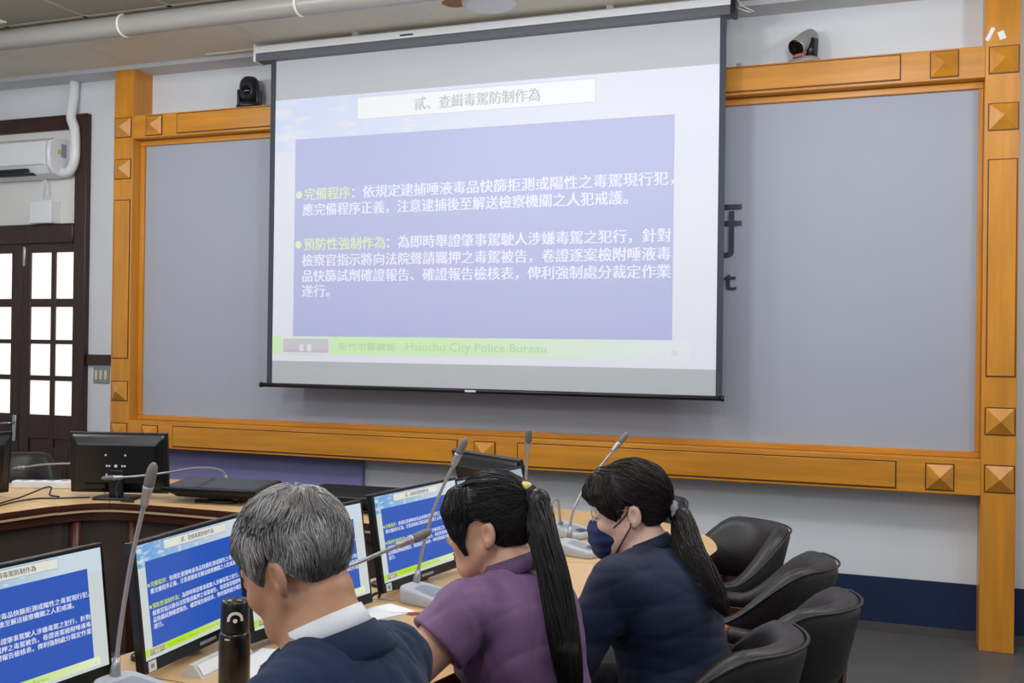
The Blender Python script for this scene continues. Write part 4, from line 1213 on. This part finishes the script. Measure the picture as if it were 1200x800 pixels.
# ---- grey haired man
def man_line(Q):
    y = Q[:, 1]
    return np.interp(y, [-.12, -.085, -.055, -.035, -.012, .012, .030, .045, .06, .085, .11], [-.072, -.066, -.040, -.010, .030, .022, -.012, .010, .036, .056, .062])
def man_solid(Q):
    d = ell(Q, (0, -.010, .040), (.0845, .1045, .097))
    return smax(d, man_line(Q) - Q[:, 2], .022)
def man_strands(toH, fromH):
    roots = surf_points(man_solid, 6500, lambda c: (c[:, 2] > man_line(c) - .002))
    crown = V3(.012, -.055, .13)
    def flow(P):
        d = P - crown; d = d / np.maximum(np.linalg.norm(d, axis=1, keepdims=True), .02)
        sw = np.cross(d, V3(0, 0, 1)) * .35
        return d + sw + V3(0, 0, -.55) + .45 * np.stack([np.sin(P[:, 1] * 70 + P[:, 2] * 40), np.sin(P[:, 2] * 60 + P[:, 0] * 50), 0 * P[:, 0]], 1)
    pth = grow(man_solid, roots, flow, 8, .0075, lambda t: .0010 + .0075 * math.sin(PI * min(1, t * .75)), .15)
    cl = np.sin(roots[:, 1] * 75 + 2.2 * np.sin(roots[:, 2] * 45 + roots[:, 0] * 30)) * .26
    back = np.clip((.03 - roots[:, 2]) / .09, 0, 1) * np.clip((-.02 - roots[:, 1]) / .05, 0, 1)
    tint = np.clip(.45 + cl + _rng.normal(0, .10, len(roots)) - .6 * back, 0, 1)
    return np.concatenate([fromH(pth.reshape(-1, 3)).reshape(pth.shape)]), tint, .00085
man = dict(fem=False, loc=(-.79, 1.535), rz=math.radians(86), head=(0, .188, 1.160), hyaw=math.radians(2), hpitch=math.radians(24), hroll=math.radians(-3),
    neck=(0, .125, 1.045), sh=(.160, .095, .955), hip=(0, -.01, .585), waist=(0, .01, .72), chest=(0, .055, .87),
    elb={-1: (-.25, .18, .825), 1: (.25, .19, .825)}, wri={-1: (-.10, .37, .80), 1: (.10, .42, .80)}, armr=1.05, bs=1.02, res=.004, curl=.22,
    skin=SK_M, lip=LIP, cloth_t=.012, sleeve=1.85, slr=.056, nh=.062, seed=21, gname='jacket', cloth=cloth_mat('navy_wool', srgb(24, 42, 70), .85),
    trs=cloth_mat('dark_trousers', srgb(32, 34, 40)),
    collar=dict(c=(0, .120, 1.050), tilt=.46, rx=.060, ry=.064, gap=16, mat=cloth_mat('white_shirt_cotton', srgb(226, 230, 238), .7, noise=.02), prof=[(0, -.03), (.001, .022), (.004, .028), (.009, .027), (.017, -.012), (.012, -.014), (.006, .016)]),
    collar2=dict(c=(0, .112, 1.030), tilt=.40, rx=.072, ry=.074, gap=22, name='jacket_collar', mat=cloth_mat('navy_collar_wool', srgb(22, 38, 66), .85), prof=[(-.004, -.05), (.000, .012), (.004, .020), (.011, .019), (.034, -.030), (.026, -.040)]),
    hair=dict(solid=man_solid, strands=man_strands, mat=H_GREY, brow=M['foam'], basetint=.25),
    label='grey haired man in a navy jacket with a white collar, seen from behind, head bowed')
# ---- woman in purple
def w2_line(Q):
    y = Q[:, 1]
    return np.interp(y, [-.12, -.07, -.045, -.025, -.008, .012, .030, .046, .062, .078, .10], [-.060, -.085, -.088, -.050, .026, .034, .020, -.002, .0, .020, .036])
def w2_solid(Q):
    d = ell(Q, (0, -.012, .036), (.0825, .107, .097))
    d = smax(d, w2_line(Q) - Q[:, 2], .014)
    f = np.abs(Q[:, 0])
    S = np.stack([f, Q[:, 1], Q[:, 2]], 1)
    lock = chain(S, [V3(.040, .070, .085), V3(.062, .074, .045), V3(.069, .062, .0), V3(.069, .045, -.045)], [.020, .017, .011, .004], .02)
    fr = chain(S, [V3(.0, .080, .088), V3(.035, .090, .050), V3(.055, .084, .018)], [.016, .013, .007], .02)
    return smin(smin(d, lock, .018), fr, .015)
TIE2 = V3(-.012, -.100, .060)
def w2_strands(toH, fromH):
    roots = surf_points(w2_solid, 5200, lambda c: np.ones(len(c), bool))
    def flow(P):
        d = TIE2 - P; d /= np.maximum(np.linalg.norm(d, axis=1, keepdims=True), 1e-4)
        fr = (P[:, 1] > .035) & (P[:, 2] < .105)
        d[fr] = V3(0, -.12, -1) + np.sign(P[fr, 0:1]) * V3(.35, 0, 0)
        return d
    pth = grow(w2_solid, roots, flow, 8, .0085, lambda t: .0008 + .0030 * math.sin(PI * t), .08, .55)
    a = fromH(pth.reshape(-1, 3)).reshape(pth.shape)
    t0 = fromH(TIE2[None])[0]
    pony = [t0 + V3(0, .012, 0), t0 + V3(-.004, -.026, .004), V3(-.030, -.008, 1.115), V3(-.050, -.046, 1.04), V3(-.072, -.072, .96), V3(-.092, -.098, .88), V3(-.088, -.110, .80), V3(-.09, -.108, .735)]
    b_ = bundle(pony, [.016, .032, .036, .036, .038, .036, .028, .008], 1500, 14, .5, wav=.12)
    # resample both to the same number of points
    def rs(p_, k): 
        s = np.linspace(0, p_.shape[1] - 1, k); i = np.minimum(s.astype(int), p_.shape[1] - 2); f_ = (s - i)[None, :, None]
        return p_[:, i] * (1 - f_) + p_[:, i + 1] * f_
    allp = np.concatenate([rs(a, 12), rs(b_, 12)])
    return allp, np.clip(_rng.normal(.32, .22, len(allp)), 0, 1), .0011
def w2_extra(body, toH, fromH, HR, Hc, hm):
    t0 = fromH(TIE2[None])[0]
    pts = [t0 + V3(0, .012, 0), t0 + V3(-.004, -.026, .004), V3(-.030, -.008, 1.115), V3(-.050, -.046, 1.04), V3(-.072, -.072, .96), V3(-.092, -.098, .88), V3(-.088, -.110, .80), V3(-.09, -.108, .745)]
    f = lambda P: chain(P, pts, [.013, .025, .028, .028, .030, .028, .020, .005], .02)
    o = sdf_mesh('ponytail', f, V3(-.13, -.22, .68), V3(.12, .12, 1.26), .005, [H_BLACK], hm)
    R = Matrix(HR.tolist()).to_4x4()
    mb = MB(); c = t0 + HR @ V3(0, -.010, .004)
    rings = []
    for i in range(24):
        a = 2 * PI * i / 24; rr = .024
        cc = Vector(c) + R @ Vector((math.cos(a) * rr, 0, math.sin(a) * rr))
        n_ = R @ Vector((math.cos(a), 0, math.sin(a))); ax = R @ Vector((0, 1, 0)); w_ = .010 * (1 + .18 * math.sin(a * 9))
        rings.append([cc + (n_ * math.cos(q) + ax * math.sin(q)) * w_ for q in np.linspace(0, 2 * PI, 9)[:-1]])
    rings.append(rings[0]); mb.loft(rings, cloth_mat('navy_scrunchie_fabric', srgb(24, 26, 48))); mb.build('scrunchie', body)
    mb = MB(); c = fromH(np.array([[-.012, -.092, .094]]))[0]
    rings = []
    for i in range(13):
        s_ = -1 + 2 * i / 12; k = math.sqrt(max(0.0, 1 - s_ * s_)) + .02
        rings.append([Vector(c) + R @ Vector((math.cos(q) * .014 * k, s_ * .021, math.sin(q) * .013 * k)) for q in np.linspace(0, 2 * PI, 15)[:-1]])
    mb.loft(rings, mat('yellow_hair_clip', srgb(224, 206, 120), .3)); hc = mb.build('hair_clip', body); hc['label'] = 'pale yellow hair clip'
woman2 = dict(fem=True, loc=(-.765, 2.27), rz=math.radians(85), head=(0, .138, 1.114), hyaw=math.radians(11), hpitch=math.radians(5),
    neck=(0, .078, 1.015), sh=(.160, .115, .950), hip=(0, -.01, .575), waist=(0, .01, .70), chest=(0, .035, .84),
    elb={-1: (-.295, .215, .812), 1: (.175, .20, .812)}, wri={-1: (-.10, .36, .80), 1: (.09, .365, .80)}, armr=1.15, bs=1.0, res=.004, curl=.22,
    skin=SK_F, lip=LIP, cloth_t=.006, sleeve=.45, slr=.074, nh=.056, seed=33, gname='shirt', cloth=cloth_mat('mauve_shirt', srgb(124, 92, 131), .6, noise=.06),
    trs=cloth_mat('black_trousers', srgb(26, 26, 30)),
    collar=dict(c=(0, .078, 1.02), tilt=.38, rx=.056, ry=.058, gap=14, mat=cloth_mat('mauve_collar', srgb(100, 72, 108), .65, noise=.05), prof=[(0, -.015), (.001, .022), (.004, .027), (.009, .027), (.028, -.010), (.022, -.012), (.006, .017)]),
    hair=dict(solid=w2_solid, strands=w2_strands, mat=H_BLACK, brow=M['black_mat'], basetint=.15), extra=w2_extra,
    label='woman in a mauve short sleeved shirt with a long black ponytail and yellow hair clip')
# ---- masked woman in navy
def w3_line(Q):
    y = Q[:, 1]
    return np.interp(y, [-.12, -.08, -.05, -.03, -.012, .006, .022, .036, .05, .066, .085, .11], [-.050, -.070, -.066, -.020, .026, .030, -.005, -.020, .0, .022, .034, .040])
def w3_solid(Q):
    d = ell(Q, (0, -.014, .040), (.085, .110, .100))
    d = smax(d, w3_line(Q) - Q[:, 2], .014)
    S = np.stack([np.abs(Q[:, 0]), Q[:, 1], Q[:, 2]], 1)
    lock = chain(S, [V3(.030, .065, .105), V3(.060, .074, .060), V3(.071, .062, .030), V3(.074, .048, .006)], [.020, .016, .011, .004], .02)
    fr = chain(S, [V3(.0, .085, .092), V3(.028, .098, .066), V3(.044, .094, .046)], [.018, .013, .006], .02)
    return smin(smin(d, lock, .018), fr, .015)
TIE3 = V3(-.006, -.118, -.018)
def w3_pony(fromH):
    t0 = fromH(TIE3[None])[0]
    return [t0 + V3(0, .012, .006), t0 + V3(-.004, -.026, -.012), V3(-.022, -.022, 1.01), V3(-.04, -.066, .955), V3(-.052, -.112, .895), V3(-.055, -.135, .86)]
def w3_strands(toH, fromH):
    roots = surf_points(w3_solid, 5200, lambda c: np.ones(len(c), bool))
    def flow(P):
        d = TIE3 - P; d /= np.maximum(np.linalg.norm(d, axis=1, keepdims=True), 1e-4)
        d = d + V3(0, 0, -.1)
        fr = (P[:, 1] > .03) & (P[:, 2] < .115)
        d[fr] = V3(0, -.10, -1) + np.sign(P[fr, 0:1]) * V3(.3, 0, 0)
        return d
    pth = grow(w3_solid, roots, flow, 8, .0085, lambda t: .0008 + .0036 * math.sin(PI * t), .10, .55)
    a = fromH(pth.reshape(-1, 3)).reshape(pth.shape)
    b_ = bundle(w3_pony(fromH), [.016, .034, .042, .040, .028, .010], 1100, 14, .8, wav=.35, seed=8)
    def rs(p_, k):
        s = np.linspace(0, p_.shape[1] - 1, k); i = np.minimum(s.astype(int), p_.shape[1] - 2); f_ = (s - i)[None, :, None]
        return p_[:, i] * (1 - f_) + p_[:, i + 1] * f_
    allp = np.concatenate([rs(a, 12), rs(b_, 12)])
    return allp, np.clip(_rng.normal(.35, .24, len(allp)), 0, 1), .0011
def w3_extra(body, toH, fromH, HR, Hc, hm):
    pts = w3_pony(fromH)
    sdf_mesh('ponytail', lambda P: chain(P, pts, [.014, .026, .032, .030, .020, .006], .02), V3(-.13, -.22, .75), V3(.10, .12, 1.16), .005, [H_DARK], hm)
    R = Matrix(HR.tolist()).to_4x4(); t0 = fromH(TIE3[None])[0]
    mb = MB(); rings = []
    c = t0 + HR @ V3(0, -.006, 0)
    for i in range(24):
        a = 2 * PI * i / 24; rr = .022
        cc = Vector(c) + R @ Vector((math.cos(a) * rr, 0, math.sin(a) * rr))
        n_ = R @ Vector((math.cos(a), 0, math.sin(a))); ax = R @ Vector((0, 1, 0)); w_ = .011 * (1 + .22 * math.sin(a * 8))
        rings.append([cc + (n_ * math.cos(q) + ax * math.sin(q)) * w_ for q in np.linspace(0, 2 * PI, 9)[:-1]])
    rings.append(rings[0]); mb.loft(rings, cloth_mat('grey_scrunchie_fabric', srgb(150, 152, 160))); s_ = mb.build('scrunchie', body); s_['label'] = 'grey scrunchie'
    # face mask
    def mask(Q):
        S = np.stack([np.abs(Q[:, 0]), Q[:, 1], Q[:, 2]], 1)
        d = ell(S, (0, .062, -.062), (.060, .056, .062))
        d = smin(d, cap(S, (0, .104, -.028), (0, .102, -.07), .014, .016), .02)
        d = smin(d, ell(S, (0, .075, -.105), (.034, .034, .020)), .02)
        d = d + .0016 * np.sin((Q[:, 2] + .06) * 210)
        d = smax(d, Q[:, 2] + .012 + .25 * (.105 - Q[:, 1]), .004)
        d = smax(d, .040 + .22 * (Q[:, 2] + .06) * -1 - Q[:, 1], .004)
        return smax(d, -.122 - Q[:, 2], .004)
    mk = sdf_mesh('face_mask', mask, V3(-.09, .02, -.14), V3(.09, .14, .01), .003, [cloth_mat('navy_mask_fabric', srgb(34, 44, 92), .7, noise=.05)], body)
    me = mk.data; vv = np.zeros(len(me.vertices) * 3, np.float32); me.vertices.foreach_get('co', vv)
    me.vertices.foreach_set('co', fromH(vv.reshape(-1, 3).astype(float)).astype(np.float32).ravel()); mk['label'] = 'navy pleated face mask'
    for s in (-1, 1):
        for pp in (((.056, .045, -.030), (.066, .022, -.014), (.074, .004, .004), (.079, -.006, .020)), ((.050, .048, -.098), (.064, .024, -.066), (.074, .002, -.038), (.080, -.010, -.022))):
            mb = MB(); q_ = np.array([list(v) for v in bez([(s * x, y, z) for x, y, z in pp], 6)]); d_ = head_sdf(q_, True); q_ = np.where((d_ < .0022)[:, None], project(lambda P: head_sdf(P, True), q_, .0022), q_); mb.tube([Vector(v) for v in fromH(q_)], .0016, M['cable_b'], 6); mb.build('ear_loop', mk)
    # glasses
    fr = M['steel']
    mb = MB()
    for s in (-1, 1):
        mb.tube([Vector(fromH(np.array([[s * (.031 + .021 * math.cos(a)), .1005 - .10 * (.021 * math.cos(a)) , .001 + .0165 * math.sin(a)]]))[0]) for a in np.linspace(0, 2 * PI, 25)], .0009, fr, 6)
    mb.tube([Vector(fromH(np.array([[x, .104, .004]]))[0]) for x in (-.010, 0, .010)], .0009, fr, 6)
    gl = mb.build('glasses', body); gl['label'] = 'thin silver framed glasses'
    for s in (-1, 1):
        mb = MB(); mb.tube([Vector(fromH(np.array([[s * x, y, z]]))[0]) for x, y, z in ((.052, .098, .006), (.066, .088, .008), (.076, .02, .014), (.080, -.012, .012))], .0009, fr, 6); mb.build('temple_arm', gl)
woman3 = dict(fem=True, loc=(-.53, 2.75), rz=math.radians(85), head=(0, .155, 1.098), hyaw=math.radians(18), hpitch=math.radians(9),
    neck=(0, .100, 1.000), sh=(.170, .120, .932), hip=(0, .0, .582), waist=(0, .025, .71), chest=(0, .045, .84),
    elb={-1: (-.262, .215, .755), 1: (.26, .17, .822)}, wri={-1: (-.09, .37, .80), 1: (.07, .335, .80)}, armr=1.1, bs=1.18, res=.004, curl=.22,
    skin=SK_F2, lip=LIP, cloth_t=.010, sleeve=1.5, slr=.064, an=(.5, .6, 1.1), nh=.058, seed=44, gname='shirt', cloth=cloth_mat('navy_shirt', srgb(25, 35, 62), .65, noise=.08),
    trs=cloth_mat('charcoal_trousers', srgb(20, 22, 30)),
    collar=dict(c=(0, .100, 1.003), tilt=.42, rx=.056, ry=.058, gap=16, mat=cloth_mat('navy_collar', srgb(26, 36, 62), .65, noise=.05), prof=[(0, -.018), (.001, .016), (.004, .020), (.009, .020), (.022, -.012), (.018, -.014), (.006, .012)]),
    hair=dict(solid=w3_solid, strands=w3_strands, mat=H_DARK, brow=M['black_mat'], basetint=.15), extra=w3_extra,
    label='woman in a navy shirt and dark blue face mask with glasses and a low ponytail')

for p_ in (man, woman2, woman3):
    build_person(p_)
